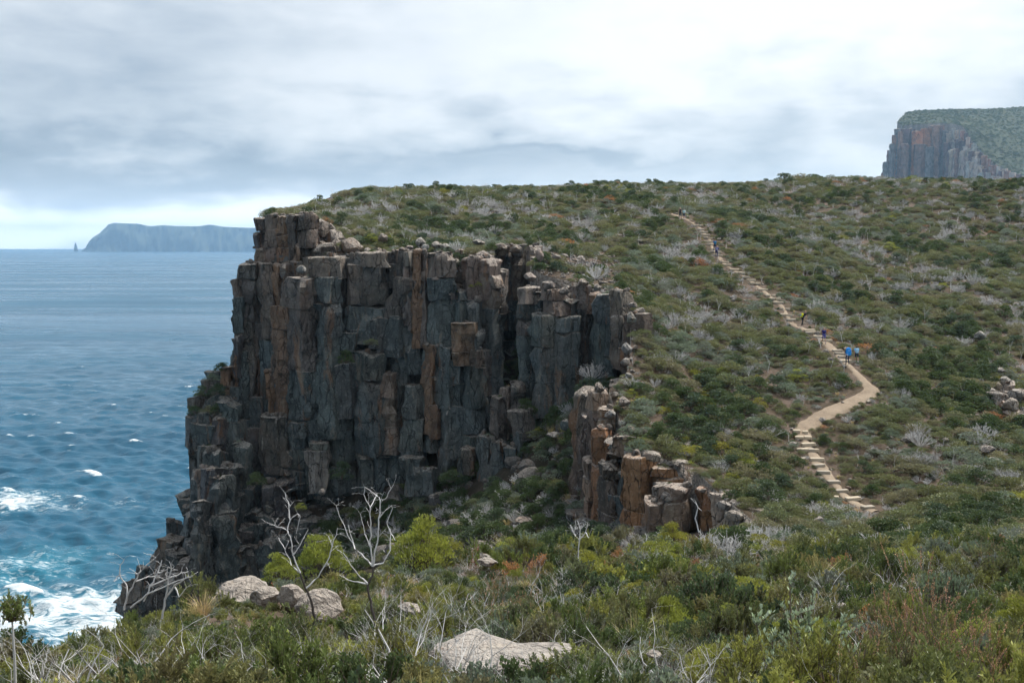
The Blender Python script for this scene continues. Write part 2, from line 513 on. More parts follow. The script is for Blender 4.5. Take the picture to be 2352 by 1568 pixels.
tag(gully, 'rubbly gully slope below the dolerite cliff', kind='structure')


# ------------------------------------------------------------------ track
def path_frame(step):
    """resample the track, with its sideways direction"""
    out = []
    P = [Vector((p.x, p.y)) for p in path_pts]
    # Catmull-Rom
    for i in range(len(P) - 1):
        p0, p1, p2, p3 = P[max(i - 1, 0)], P[i], P[i + 1], P[min(i + 2, len(P) - 1)]
        k = max(2, int((p2 - p1).length / step))
        for j in range(k):
            s = j / k
            q = 0.5 * ((2 * p1) + (p2 - p0) * s + (2 * p0 - 5 * p1 + 4 * p2 - p3) * s * s + (3 * p1 - p0 - 3 * p2 + p3) * s ** 3)
            out.append(q)
    out.append(P[-1])
    fr = []
    for i, q in enumerate(out):
        tdir = (out[min(i + 1, len(out) - 1)] - out[max(i - 1, 0)]).normalized()
        fr.append((q, tdir, Vector((-tdir.y, tdir.x))))
    return fr


pf = path_frame(0.45)
zs = TOP([tuple(q) for q, _, _ in pf])
pv, pfc = [], []
for i, (q, tdir, s) in enumerate(pf):
    wl = (0.50 if q.y < 125 else .42) + 0.35 * noise.noise(Vector((i * .13, 0, 0))) + .25 * noise.noise(Vector((i * .55, 3, 0)))
    wr = (0.50 if q.y < 125 else .42) + 0.35 * noise.noise(Vector((i * .13, 7, 0))) + .25 * noise.noise(Vector((i * .55, 9, 0)))
    y = q.y
    if 94 < y < 104:
        wl += 0.35; wr += 0.35
    for k, a in enumerate((-1.25, -1.0, -0.5, 0, .5, 1.0, 1.25)):
        ww = wl if a < 0 else wr
        p = q + s * a * ww * 1.05
        zz = (zs[i] * .35 + .65 * TOP.z(p.x, p.y)) - (.5 if abs(a) > 1.1 else 0) + (0.10 if q.y < 117 else .03) - 0.13 * abs(a) ** 3 + (0.05 if q.y < 117 else .13) * noise.noise(Vector((p.x * 2, p.y * 2, 1)))
        pv.append((p.x, p.y, zz))
    if i:
        b = (i - 1) * 7
        for k in range(6):
            pfc.append((b + k, b + k + 1, b + k + 8, b + k + 7))
track = obj('path', mesh_from('path', pv, pfc, [M['track']]))
tag(track, 'beige earth walking path with stone steps climbing the heath', kind='structure')


def stone_mesh(name, sx, sy, sz, seed, mat, r=0.12):
    """a roughly squared block: bevelled, uneven faces"""
    bm = bmesh.new()
    bmesh.ops.create_cube(bm, size=1.0)
    rr = random.Random(seed)
    for v_ in bm.verts:
        v_.co = Vector((v_.co.x * sx * rr.uniform(.88, 1.06), v_.co.y * sy * rr.uniform(.85, 1.06), v_.co.z * sz * rr.uniform(.9, 1.05)))
    bmesh.ops.bevel(bm, geom=bm.edges[:], offset=min(sx, sy, sz) * r, segments=1, affect='EDGES')
    me = bpy.data.meshes.new(name)
    bm.to_mesh(me); bm.free()
    me.materials.append(mat)
    return me


M['step'] = mat_plain('sandstone_step', (0.44, 0.37, 0.275), 0.85, 0.6, 3.0)
M['step2'] = mat_plain('weathered_step', (0.34, 0.295, 0.235), 0.85, 0.6, 3.0)
step_meshes = [stone_mesh('stone_step', sx, sy, 0.30, 40 + k, M['step'] if k % 3 else M['step2'])
               for k, (sx, sy) in enumerate([(0.62, .46), (0.74, .5), (0.5, .42), (1.1, .48), (1.25, .5), (0.66, .55)])]
ln = 0.0
nstep = 0
gapk = 1.0
rs = random.Random(5)
for i in range(1, len(pf)):
    q, tdir, s = pf[i]
    ln += (pf[i][0] - pf[i - 1][0]).length
    y = q.y
    stair = (y > 150 and y < 166) or (124 < y < 148) or (108.5 < y < 113.5) or (81.8 < y < 95) or (116 < y < 121)
    gap = 1.15 if y > 120 else 0.72
    if stair and ln > gap * gapk:
        gapk = rs.uniform(.7, 2.1)
        ln = 0.0
        ang = math.atan2(s.y, s.x) + rs.uniform(-.24, .24)
        cuts = rs.choice([(0,), (-.36, .36), (-.4, .3), (-.2,), (.22,), (-.5, 0, .45)])
        for c in cuts:
            me = step_meshes[rs.choice((3, 4))] if len(cuts) == 1 else step_meshes[rs.choice((0, 1, 2, 5))]
            o = obj('stone_step', me, track)
            p = q + s * (c + rs.uniform(-.06, .06)) + tdir * rs.uniform(-.05, .05)
            o.location = (p.x, p.y, TOP.z(p.x, p.y) + 0.06 + rs.uniform(0, .09))
            o.rotation_euler = (rs.uniform(-.04, .04), rs.uniform(-.04, .04), ang)
            nstep += 1
# loose edging stones along the track
for i in range(4, len(pf) - 2, 3):
    q, tdir, s = pf[i]
    if rs.random() < 0.4:
        o = obj('edging_stone', step_meshes[rs.choice((0, 2, 5))], track)
        p = q + s * rs.choice((-1, 1)) * rs.uniform(.85, 1.1)
        sc_ = rs.uniform(.4, .8)
        o.scale = (sc_, sc_ * rs.uniform(.7, 1.3), sc_)
        o.location = (p.x, p.y, TOP.z(p.x, p.y) + 0.08)
        o.rotation_euler = (rs.uniform(-.3, .3), rs.uniform(-.3, .3), rs.uniform(0, 6.3))


# ------------------------------------------------------------------ sea
def mat_sea():
    m, t = material('sea_water')
    pos = t.n('ShaderNodeNewGeometry').outputs['Position']
    foam_a = t.n('ShaderNodeAttribute', attribute_name='foam').outputs['Fac']
    aer = t.n('ShaderNodeAttribute', attribute_name='aerated').outputs['Fac']
    st = t.n('ShaderNodeVectorMath', operation='MULTIPLY', inp={0: pos, 1: (0.40, 1.0, 1.0)}).outputs[0]
    big = t.noise(st, 0.012, 5, 0.6, 0.2)
    n_a = t.noise(st, 0.45, 6, 0.62, 0.8)
    n_b = t.noise(st, 1.6, 6, 0.65)
    lace = t.noise(st, 0.32, 5, 0.62, 1.6)
    lace2 = t.noise(st, 0.9, 4, 0.65, 0.8)
    rid = t.math('SUBTRACT', 1.0, t.math('MULTIPLY', t.math('ABSOLUTE', t.math('SUBTRACT', lace, 0.5)), 7.0))
    fm = t.math('ADD', foam_a, t.math('ADD', t.math('MULTIPLY', t.math('SUBTRACT', lace2, 0.5), 1.5), t.math('MULTIPLY', rid, 0.34)))
    foam = t.math('MULTIPLY', t.smooth(fm, 0.50, 1.05), t.smooth(foam_a, 0.02, 0.25))
    deep = t.mix(t.smooth(big, 0.3, 0.7), (0.008, 0.066, 0.118, 1), (0.015, 0.092, 0.155, 1))
    c = t.mix(t.math('MULTIPLY', aer, 0.7), deep, (0.035, 0.22, 0.30, 1))
    c = t.mix(foam, c, (0.60, 0.65, 0.67, 1))
    streak = t.noise(t.n('ShaderNodeVectorMath', operation='MULTIPLY', inp={0: pos, 1: (0.25, 1.0, 1.0)}).outputs[0], 0.010, 4, 0.65, 0.4)
    rough = t.math('ADD', t.math('ADD', 0.16, t.math('MULTIPLY', t.smooth(streak, 0.35, 0.65), 0.22)), t.math('MULTIPLY', foam, 0.6))
    h = t.math('ADD', t.math('MULTIPLY', t.noise(st, 0.10, 3, 0.6), 5.0), t.math('ADD', t.math('MULTIPLY', n_a, 1.0), t.math('MULTIPLY', n_b, 0.35)))
    b = t.n('ShaderNodeBsdfPrincipled', inp={'Base Color': c, 'Roughness': rough, 'IOR': 1.33, 'Specular IOR Level': 0.55, 'Normal': t.bump(h, 1.0, 0.32)})
    t.n('ShaderNodeOutputMaterial', inp={0: b.outputs[0]})
    return m


M['sea'] = mat_sea()
az0, az1, naz = R(-36), R(4), 520
radii = [120.0]
while radii[-1] < 18000:
    r_ = radii[-1]
    radii.append(r_ + max(0.7, 0.75 * r_ * r_ / (70 * 1098.0)) if r_ < 2500 else r_ * 1.12)
radii = np.array(radii)
A = np.linspace(az0, az1, naz)
RR, AA = np.meshgrid(radii, A, indexing='ij')
X = RR * np.sin(AA); Y = RR * np.cos(AA)
spacing = np.gradient(radii)[:, None]
Z = np.zeros_like(X); slope = np.zeros_like(X)
wr_ = np.random.default_rng(3)
for k in range(46):
    lam = 2.2 * 1.06 ** k * wr_.uniform(.9, 1.1)
    th = R(258) + wr_.normal(0, .45)
    amp = 0.016 * lam * (1.0 if lam < 9 else (9 / lam) ** 1.3)
    ph = wr_.uniform(0, 6.28)
    att = np.clip((lam / np.maximum(spacing, 0.5) - 1.6) / 2.0, 0, 1)
    arg = 2 * np.pi / lam * (X * math.cos(th) + Y * math.sin(th)) + ph + 0.7 * np.sin(X * .013 + Y * .009 + ph)
    s_ = 0.5 + 0.5 * np.sin(arg)
    Z += att * amp * (2 * s_ ** 1.6 - 0.9)
    slope += att * amp * s_ ** 3 / 0.5
crest = (Z - Z[radii < 1200].mean()) / (Z[radii < 1200].std() + 1e-6)
gust = np.array([[0.0]])
foam_v = np.clip((crest - 2.05) * 0.9, 0, 1) * (radii < 1600)[:, None]
aer_v = np.zeros_like(foam_v)
for px, py, sx, sy, f_, a_ in [(20, 1150, 80, 20, .74, .4), (190, 1385, 140, 30, .78, .8), (40, 1420, 110, 36, .80, .8), (60, 1300, 105, 36, .40, .8), (130, 1345, 50, 10, .4, .3),
                               (250, 1330, 60, 6, .4, .2), (120, 1160, 90, 12, .35, .1), (300, 1150, 60, 14, .3, 0), (260, 1440, 130, 40, .8, .7), (20, 1370, 70, 18, .5, .6)]:
    q = sea_at(px, py)
    qx, qy = sea_at(px + sx, py), sea_at(px, py - sy)
    wx, wy = max(abs(qx.x - q.x), 1), max(abs(qy.y - q.y), 1)
    g = np.exp(-0.5 * (((X - q.x) / wx) ** 2 + ((Y - q.y) / wy) ** 2))
    foam_v = np.maximum(foam_v, f_ * g)
    aer_v = np.maximum(aer_v, a_ * g)
nr = len(radii)
idx = np.arange(nr * naz).reshape(nr, naz)
Q = np.stack([idx[:-1, :-1].ravel(), idx[:-1, 1:].ravel(), idx[1:, 1:].ravel(), idx[1:, :-1].ravel()], 1)[:, ::-1]
me = mesh_np('sea', np.stack([X, Y, Z + SEA_Z], -1).reshape(-1, 3), Q, [M['sea']])
for nm, arr in (('foam', foam_v), ('aerated', aer_v)):
    a_ = me.attributes.new(nm, 'FLOAT', 'POINT')
    a_.data.foreach_set('value', arr.astype(np.float32).ravel())
sea = tag(obj('sea', me), 'choppy blue sea with whitecaps', kind='structure')
S = 18000
me = mesh_from('sea_far', [(-S, -S, SEA_Z - 4), (S, -S, SEA_Z - 4), (S, S, SEA_Z - 4), (-S, S, SEA_Z - 4)], [(0, 1, 2, 3)], [M['sea']])
tag(obj('open_sea', me), 'open sea beyond the bay', kind='structure')


# ------------------------------------------------------------------ far capes
def ridge(name, profile, d0, depth, mat, label, base_z=SEA_Z - 6, cols=4.0, jag=0.25, seed=0, front_in=0.35):
    """a long cape: skyline profile at d0, cliffs falling towards us"""
    prof = []
    for i in range(len(profile) - 1):
        (x0, y0), (x1, y1) = profile[i], profile[i + 1]
        k = max(1, int(abs(x1 - x0) / cols))
        for j in range(k):
            prof.append((x0 + (x1 - x0) * j / k, y0 + (y1 - y0) * j / k))
    prof.append(profile[-1])
    verts, faces = [], []
    lv = [(-front_in, 0.0), (-front_in * .9, .25), (-front_in * .75, .5), (-front_in * .5, .72), (-front_in * .3, .86), (0.0, 1.0), (0.5, .98), (1.0, 0.9), (1.15, 0.0)]
    for i, (px, py) in enumerate(prof):
        t_ = at(px, py, d0)
        hgt = max(t_.z - base_z, 2.0)
        for fy, fz in lv:
            nz_ = noise.fractal(Vector((px * .05 + seed, fz * 2.0, fy)), 0.8, 2.0, 5)
            y = d0 + depth * fy + depth * .3 * nz_ * (1 if fz < 1 else 0)
            verts.append((t_.x * y / d0, y, base_z + hgt * fz * (1 + (0.04 * nz_ if fz < .99 else 0))))
    L = len(lv)
    for i in range(len(prof) - 1):
        for k in range(L - 1):
            a = i * L + k
            faces.append((a, a + L, a + L + 1, a + 1))
    return obj(name, mesh_from(name, verts, faces, [mat]))


M['cape'] = mat_ground('cape_bush', [(0.3, (0.02, 0.03, 0.02)), (0.55, (0.05, 0.06, 0.04)), (0.75, (0.14, 0.12, 0.11))], 0.01, 8.0)
cape = ridge('distant_cape', [(186, 578), (196, 570), (202, 558), (212, 546), (228, 536), (243, 522), (249, 515), (262, 512), (285, 513), (318, 514), (332, 517), (348, 520), (362, 518), (378, 517), (400, 519), (440, 520), (462, 519),
             (480, 516), (496, 518), (515, 521), (535, 522), (600, 524), (700, 526), (900, 530), (1200, 540)], 11500, 1600, M['cape'], '')
tag(cape, 'hazy blue cape across the bay', kind='structure')
stack = ridge('sea_stack', [(168.5, 578), (170, 570), (171, 562), (173, 557), (175, 557), (176, 564), (178, 571), (181, 578)], 11400, 80, M['cape'], '', cols=0.6)
tag(stack, 'thin hazy blue rock stack standing off the tip of the cape', 'sea stack')
# ------------------------------------------------------------------ rock
HUE = {  # base colours of the stone
    'grey': (0.128, 0.148, 0.142), 'dark': (0.086, 0.098, 0.096), 'brown': (0.285, 0.195, 0.142), 'orange': (0.33, 0.165, 0.075),
    'purple': (0.105, 0.078, 0.080), 'pale': (0.38, 0.30, 0.24), 'beige': (0.40, 0.36, 0.29), 'umber': (0.145, 0.105, 0.082), 'white': (0.38, 0.35, 0.31)}


def hue(style, rr):
    c = HUE[style]
    k = rr.uniform(0.82, 1.18)
    return (c[0] * k * rr.uniform(.93, 1.07), c[1] * k, c[2] * k * rr.uniform(.93, 1.07), 1)


def section(rr, n, w, dp):
    """an uneven polygon, w wide and dp deep, corners listed counter-clockwise"""
    a0 = rr.uniform(-0.3, 0.3) + math.pi / n + (0 if n % 2 == 0 else math.pi / 2)
    pts = []
    for i in range(n):
        a = a0 + 2 * math.pi * i / n + rr.uniform(-.26, .26)
        r = rr.uniform(.85, 1.12)
        pts.append([math.cos(a) * r, math.sin(a) * r])
    pts = np.array(pts)
    mn, mx = pts.min(0), pts.max(0)
    pts = (pts - (mn + mx) / 2) / ((mx - mn) / 2)
    return pts * np.array([w / 2, dp / 2])


def block_mesh(name, poly, z0, z1, origin, rr, mat, round_=0.10, top_round=0.0, lean=(0, 0), amp=1.0, res=1.0, closed_bottom=False, slant=.08):
    """a faceted block between two heights: softened corners, chamfered ends, uneven faces. Vertices relative to origin."""
    n = len(poly)
    ring = []
    for i in range(n):
        a, b, c = poly[i - 1], poly[i], poly[(i + 1) % n]
        e0, e1 = np.linalg.norm(b - a), np.linalg.norm(c - b)
        f0, f1 = min(round_ / max(e0, .01), .3), min(round_ / max(e1, .01), .3)
        ring.append(b + (a - b) * f0)
        ring.append(b + (c - b) * f1)
        k = max(1, int(e1 / (0.62 * res)))
        for j in range(1, k):
            ring.append(b + (c - b) * (f1 + (1 - 2 * f1) * j / k))
    ring = np.array(ring)
    m = len(ring)
    H = z1 - z0
    ch = min(0.2 * H, max(round_ * .8, 0.05))
    lv = [(0.0, 1.0 - ch * .55 / max(poly[:, 0].max(), .3)), (ch, 1.0)]
    k = max(1, int((H - 2 * ch) / (0.8 * res)))
    lv += [(ch + (H - 2 * ch) * j / k, 1.0) for j in range(1, k)]
    R_ = poly[:, 0].max()
    if top_round > 0:
        tr = min(top_round, H * .45)
        lv += [(H - tr, 1.0), (H - tr * .45, 1 - .13 * tr / R_ * 1.2), (H - tr * .12, 1 - .38 * tr / R_ * 1.2), (H, 1 - min(.85, .75 * tr / R_ * 1.2))]
    else:
        lv += [(H - ch, 1.0), (H, 1.0 - ch * .6 / max(R_, .3))]
    tilt = (rr.uniform(-slant, slant), rr.uniform(-slant, slant))
    V = []
    off = Vector((origin[0], origin[1], origin[2]))
    chips = []
    cx_, cy_ = poly[:, 0].mean(), poly[:, 1].mean()
    for _ in range(rr.choice((1, 2, 2, 3))):      # corners knocked off along flat breaks
        k_ = rr.randrange(n)
        an = math.atan2(poly[k_][1] - cy_, poly[k_][0] - cx_) + rr.uniform(-.4, .4)
        pn = Vector((math.cos(an), math.sin(an), rr.choice((0.0, .25, .8, 1.1, -.3)))).normalized()
        zc_ = (z1 - off.z) if pn.z > 0.05 else (z0 - off.z if pn.z < -.05 else 0)
        far_ = max(Vector((q_[0], q_[1], zc_)).dot(pn) for q_ in poly)
        chips.append((pn, far_ - rr.uniform(.15, .32) * min(R_, 2.2)))
    for li, (h, s) in enumerate(lv):
        for q in ring:
            x, y = q[0] * s + lean[0] * h, q[1] * s + lean[1] * h
            hh = h + (tilt[0] * q[0] + tilt[1] * q[1]) * (h / H if H else 0)
            p = Vector((x, y, z0 + hh - off.z))
            wp = p + off
            nv = noise.noise_vector(Vector((wp.x * .42, wp.y * .42, wp.z * .22))) * 0.34 + noise.noise_vector(wp * 1.25) * 0.19
            cw = wp + noise.noise_vector(wp * .5) * .7
            cell = noise.cell(Vector((cw.x * .85 + 11, cw.y * .85, cw.z * .16))) + .5 * noise.cell(Vector((cw.x * 1.6, cw.y * 1.6 + 5, cw.z * .45)))
            rl = math.hypot(q[0], q[1]) + 1e-6
            sx = (cell - .6) * .44 * amp
            p = Vector((p.x + nv.x * amp - q[0] / rl * sx, p.y + nv.y * amp - q[1] / rl * sx, p.z + nv.z * amp * .4))
            for pn, pc in chips:
                ov = p.dot(pn) - pc
                if ov > 0:
                    p -= pn * ov
            V.append((p.x, p.y, p.z))
    Fc = []
    for li in range(len(lv) - 1):
        for i in range(m):
            j = (i + 1) % m
            Fc.append((li * m + i, li * m + j, li * m + m + j, li * m + m + i))
    # top cap: one inner ring and a centre
    base = len(V)
    tb = (len(lv) - 1) * m
    cen = np.mean([V[tb + i] for i in range(m)], axis=0)
    for i in range(m):
        v_ = V[tb + i]
        nn = noise.noise(Vector((v_[0] + off.x, v_[1] + off.y, 3.0)) * .9)
        V.append((cen[0] + (v_[0] - cen[0]) * .55, cen[1] + (v_[1] - cen[1]) * .55, v_[2] * .7 + cen[2] * .3 + 0.05 + nn * .12 * amp))
    V.append((cen[0], cen[1], cen[2] + 0.06))
    ci = len(V) - 1
    for i in range(m):
        j = (i + 1) % m
        Fc.append((tb + i, tb + j, base + j, base + i))
        Fc.append((base + i, base + j, ci))
    if closed_bottom:
        Fc.append(tuple(range(m - 1, -1, -1)))
    me = mesh_from(name, V, Fc, [mat], res > 3)
    try:
        me.set_sharp_from_angle(angle=R(30))
    except Exception:
        pass
    return me


CROP = {'A': (700, 700, 1.96), 'B': (1600, 800, 1.7418), 'C': (600, 1400, 1.7418), 'D': (1600, 1400, 1.7418), 'G': (2700, 1900, 1.6848), 'E': (0, 0, 1 / 0.57422)}


def cp(crop, x, y):
    a, b, s = CROP[crop]
    return (a + x / s) * 0.57422, (b + y / s) * 0.57422


face_x = [250, 430, 530, 560, 600, 700, 800, 900, 1000, 1100, 1180, 1240, 1330, 1420, 1460]
face_d = [124, 126, 129.5, 130, 129.5, 128, 127.5, 127.5, 127, 126, 127, 127, 125, 121, 119]
sea_cliff = empty('sea_cliff', at(900, 1100, 128))
tag(sea_cliff, 'tall cliff of jointed dolerite columns falling to the sea', kind='structure')
near_wall = empty('rock_wall', at(1500, 1150, 86))
tag(near_wall, 'rusty jointed rock wall at the edge of the heath', kind='structure')
n_blocks = 0
TOPS = []


def column(parent, pl, pr, pt, pb, d, style, joints=(), seed=0, round_=0.07, lean=0.0, top_round=0.35, spacing=(6.0, 15.0), deep=1.15, amp=1.0, sides=None, res=1.0, slant=.10):
    """one column of the cliff: its blocks are stacked with open joints. The lowest block carries the others."""
    global n_blocks
    rr = random.Random(seed * 7919 + int(pl * 13 + pt * 7))
    pm = (pl + pr) / 2
    top = at(pm, pt, d)
    bot = at(pm, pb, d)
    wd = (pr - pl) / F * d * 1.06
    top_round *= .5
    dp = max(wd * deep, 2.2)
    yc = d + dp * 0.5 - 0.2
    xc = (top.x + bot.x) / 2 * 1.0
    n = sides or rr.choice((4, 5, 5, 6))
    poly = section(rr, n, wd, dp)
    cuts = [at(pm, j, d).z for j in joints if rr.random() < .68]
    if not joints:
        z = top.z - rr.uniform(*spacing) * .6
        while z > bot.z + 1.5:
            cuts.append(z)
            z -= rr.uniform(*spacing)
    edges = [top.z] + sorted([c for c in cuts if bot.z + .6 < c < top.z - .4], reverse=True) + [bot.z]
    TOPS.append((xc + lean * (top.z - bot.z), yc, top.z, wd, dp))
    root = None
    nb = len(edges) - 1
    for i in range(nb - 1, -1, -1):
        z1, z0 = edges[i], edges[i + 1]
        depth_from_top = top.z - (z0 + z1) / 2
        st = style
        if style in ('brown', 'pale', 'orange', 'umber') and depth_from_top > rr.uniform(7, 12) and parent is sea_cliff and rr.random() < .75:
            st = rr.choice(('grey', 'grey', 'dark'))
        if parent is sea_cliff and top.z < -5 and style in ('brown', 'umber', 'purple', 'pale') and rr.random() < .55:
            st = rr.choice(('grey', 'grey', 'dark'))
        if style in ('grey', 'dark') and i == 0 and top.z > -5 and rr.random() < .75:
            st = rr.choice(('brown', 'umber', 'brown'))
        if style == 'auto':
            if depth_from_top < rr.uniform(2.5, 6.0) and top.z > -5:
                st = rr.choice(('brown', 'brown', 'umber', 'pale'))
            else:
                st = rr.choice(('grey', 'grey', 'grey', 'grey', 'dark', 'dark', 'umber', 'purple'))
        pj = poly * rr.uniform(.975, 1.02) + np.array([rr.uniform(-.07, .07), rr.uniform(-.12, .10)])
        if rr.random() < .3:   # a face that has spalled
            k = rr.randrange(len(pj)); pj = pj.copy(); pj[k] *= rr.uniform(.8, .92)
        org = (xc, yc, z0)
        gap = rr.uniform(.01, .05)
        hx = lean * ((z0 - bot.z))
        me = block_mesh('rock_block', pj + np.array([hx, 0]), z0 + (gap if i < nb - 1 else 0), z1, org, rr, M['rock'] if parent is sea_cliff else M['rock_wall'], round_ * rr.uniform(.7, 1.5), top_round if i == 0 else (rr.uniform(.1, .3) if rr.random() < .25 else 0), (lean, 0), amp, res, slant=slant if i == 0 else .07)
        o = bpy.data.objects.new('rock_column' if root is None else 'rock_block', me)
        o.color = hue(st, rr)
        if root is None:
            link(o, parent); o.location = Vector(org) - parent.location
            root, rorg = o, org
        else:
            link(o, root); o.location = Vector(org) - Vector(rorg)
        n_blocks += 1
    return root


def C(crop, xl, xr, yt, bottom, dd, style='auto', joints=(), absd=None, parent=None, **kw):
    pl, pt = cp(crop, xl, yt)
    pr, _ = cp(crop, xr, yt)
    d = absd if absd is not None else float(np.interp((pl + pr) / 2, face_x, face_d)) + dd
    jj = [cp(crop, 0, j)[1] for j in joints]
    return column(parent or sea_cliff, pl, pr, pt, bottom, d, style, jj, **kw)


# upper left head
C('A', 628, 692, 335, 530, 4.0, 'umber', (428,)); C('A', 610, 672, 448, 575, 3.4, 'purple', top_round=.6); C('A', 602, 668, 570, 610, 2.8, 'brown')
C('A', 684, 810, 318, 605, 3.2, 'brown', (430, 566), top_round=.6); C('A', 806, 908, 316, 602, 3.0, 'orange', (470, 566), top_round=.7); C('A', 904, 952, 310, 605, 3.6, 'umber')
C('A', 946, 1076, 304, 570, 3.4, 'brown', (430,), top_round=.6); C('A', 930, 985, 548, 605, 2.8, 'orange'); C('A', 985, 1050, 500, 640, 4.0, 'pale', top_round=.9)
for k_, (pl, pr, pt, dd_, st_) in enumerate([(718, 752, 508, 134.5, 'brown'), (745, 778, 530, 134, 'pale'), (770, 800, 556, 133, 'brown'), (728, 762, 560, 131.5, 'umber'), (755, 792, 590, 130.5, 'brown')]):
    column(sea_cliff, pl, pr, pt, 650, dd_, st_, seed=k_ + 70, top_round=1.8, slant=.25, spacing=(3, 6))
# the left corner
C('A', 512, 624, 686, 1000, 1.0, 'umber', (810, 1140, 1430), top_round=.7); C('A', 458, 518, 808, 690, .2, 'brown', (), top_round=.7); C('A', 458, 518, 955, 870, .0, 'auto', (1240,), top_round=.5)
C('A', 455, 505, 1400, 1000, .2, 'orange'); C('A', 617, 673, 680, 980, 1.8, 'umber'); C('A', 664, 797, 684, 990, 1.2, 'grey', (812, 1290), top_round=.3); C('A', 792, 862, 690, 900, 1.6, 'orange')
C('A', 818, 908, 690, 780, 1.2, 'brown', (765,), top_round=.8); C('A', 766, 890, 1028, 1000, -.5, 'orange', (1210, 1400), top_round=.3)
# main buttresses
C('A', 848, 1116, 800, 965, -2.0, 'auto', (1050, 1270, 1545), top_round=.3, sides=5); C('A', 1110, 1277, 795, 1010, -1.4, 'grey', (1010, 1270), top_round=.3)
C('A', 1066, 1282, 643, 640, -.6, 'brown', (), top_round=.5, spacing=(20, 30), sides=4); C('A', 1272, 1345, 640, 800, 3.0, 'dark'); C('A', 1338, 1450, 706, 785, .9, 'dark', (820, 1020, 1210))
C('A', 1440, 1648, 700, 790, .5, 'grey', (820, 1030, 1240), sides=4); C('A', 1280, 1452, 638, 614, .9, 'umber', (), spacing=(20, 30), sides=4); C('A', 1445, 1648, 603, 614, .4, 'brown', (700,), sides=4)
C('A', 1640, 1737, 600, 660, 1.8, 'umber', (690,)); C('A', 1648, 1798, 808, 745, .2, 'dark', (), lean=.18, top_round=.9, spacing=(20, 30)); C('A', 1735, 1817, 585, 660, 1.2, 'umber')
C('A', 1288, 1402, 1234, 810, .2, 'umber', top_round=.4); C('A', 1548, 1652, 1130, 800, -.6, 'brown', top_round=.8); C('A', 1648, 1802, 1108, 820, -.4, 'brown', top_round=.8, lean=.05)
C('A', 1230, 1400, 1480, 960, -.6, 'dark'); C('A', 1380, 1480, 1400, 900, .6, 'purple')
# lower tier, left half
C('C', 522, 580, 118, 965, .0, 'orange', (250, 420)); C('C', 572, 694, 0, 1000, .5, 'dark', (250, 480)); C('C', 686, 765, 328, 1000, .4, 'dark'); C('C', 756, 830, 20, 1000, 1.4, 'umber')
C('C', 813, 874, 138, 965, -.4, 'orange', (280,)); C('C', 866, 954, 18, 1000, .0, 'umber', (240, 400)); C('C', 940, 1108, 150, 1005, -1.0, 'grey', (260, 320, 500)); C('C', 945, 1085, 515, 1125, -.6, 'grey', (700, 840, 930))
C('C', 1098, 1214, 110, 1105, -.4, 'grey', (270, 510, 690)); C('C', 1198, 1405, 118, 1135, .2, 'grey', (560, 800), top_round=.8, sides=5); C('C', 1388, 1455, 0, 1080, 2.4, 'dark'); C('C', 1438, 1622, 18, 1052, -.4, 'grey', (216, 520, 720), top_round=.6, sides=5)
C('C', 1608, 1708, 168, 1044, -.2, 'brown', (330, 540)); C('C', 1698, 1775, 60, 1110, 1.6, 'umber'); C('C', 1446, 1545, 735, 1130, .2, 'grey'); C('C', 1535, 1640, 735, 1130, .5, 'grey'); C('C', 1628, 1785, 690, 1120, .6, 'dark')
C('C', 1768, 1905, 250, 1075, -.2, 'grey', (480, 700), lean=.02); C('C', 788, 954, 448, 1090, -1.6, 'umber', (810,), top_round=.7); C('C', 818, 950, 795, 1145, -1.2, 'dark', (905,))
C('C', 1118, 1218, 650, 1130, -1.9, 'beige', (700,), spacing=(20, 30), sides=4); C('C', 1216, 1400, 700, 1140, .8, 'dark'); C('C', 508, 645, 558, 1080, -.8, 'purple', (700, 820), sides=4); C('C', 640, 775, 548, 1085, -.6, 'purple', (820,), sides=4)
C('C', 1070, 1125, 690, 1125, -.3, 'dark'); C('C', 770, 830, 480, 1080, -1.0, 'beige', top_round=.2, spacing=(20, 30))
# right half of the main face
C('B', 28, 104, 365, 760, .2, 'pale', (470, 640), top_round=.4); C('B', 98, 150, 345, 800, .4, 'orange', (540,)); C('B', 146, 187, 340, 800, .2, 'brown', (500,)); C('B', 188, 364, 368, 850, -.8, 'grey', (545, 700), top_round=.7, lean=-.01)
C('B', 30, 168, 600, 860, .7, 'grey', (930,)); C('B', 336, 396, 640, 770, -.2, 'pale', (730,)); C('B', 388, 462, 640, 760, -.4, 'grey', (700,), top_round=.2); C('B', 452, 575, 700, 775, -.2, 'grey', (760,), top_round=.9)
C('B', 455, 575, 395, 690, 1.4, 'brown', (), top_round=1.0, spacing=(20, 30)); C('B', 545, 682, 400, 690, 1.0, 'brown', (), top_round=1.2, spacing=(20, 30)); C('B', 566, 690, 515, 985, .6, 'auto', (620, 760, 1060, 1240), top_round=.4)
C('B', 672, 735, 480, 720, 2.2, 'umber', top_round=.6); C('B', 163, 244, 1008, 1000, -1.0, 'orange', (1230,)); C('B', 234, 384, 1018, 940, -1.2, 'brown', (1120,), top_round=.4); C('B', 378, 504, 858, 840, -1.5, 'orange', (1060,), spacing=(20, 30), sides=4)
C('B', 482, 575, 1038, 845, -1.4, 'brown', (), spacing=(20, 30)); C('B', 500, 570, 903, 820, -.8, 'brown', top_round=.8); C('B', 198, 280, 1428, 1010, -1.2, 'orange'); C('B', 266, 460, 1115, 1105, -1.0, 'grey', (1278, 1440, 1640), sides=5)
C('B', 452, 580, 1138, 1095, -.8, 'grey', (1450, 1640)); C('B', 572, 645, 1040, 1000, .3, 'umber'); C('B', 170, 270, 1200, 1040, -.3, 'grey'); C('B', 250, 300, 820, 810, -.4, 'umber')
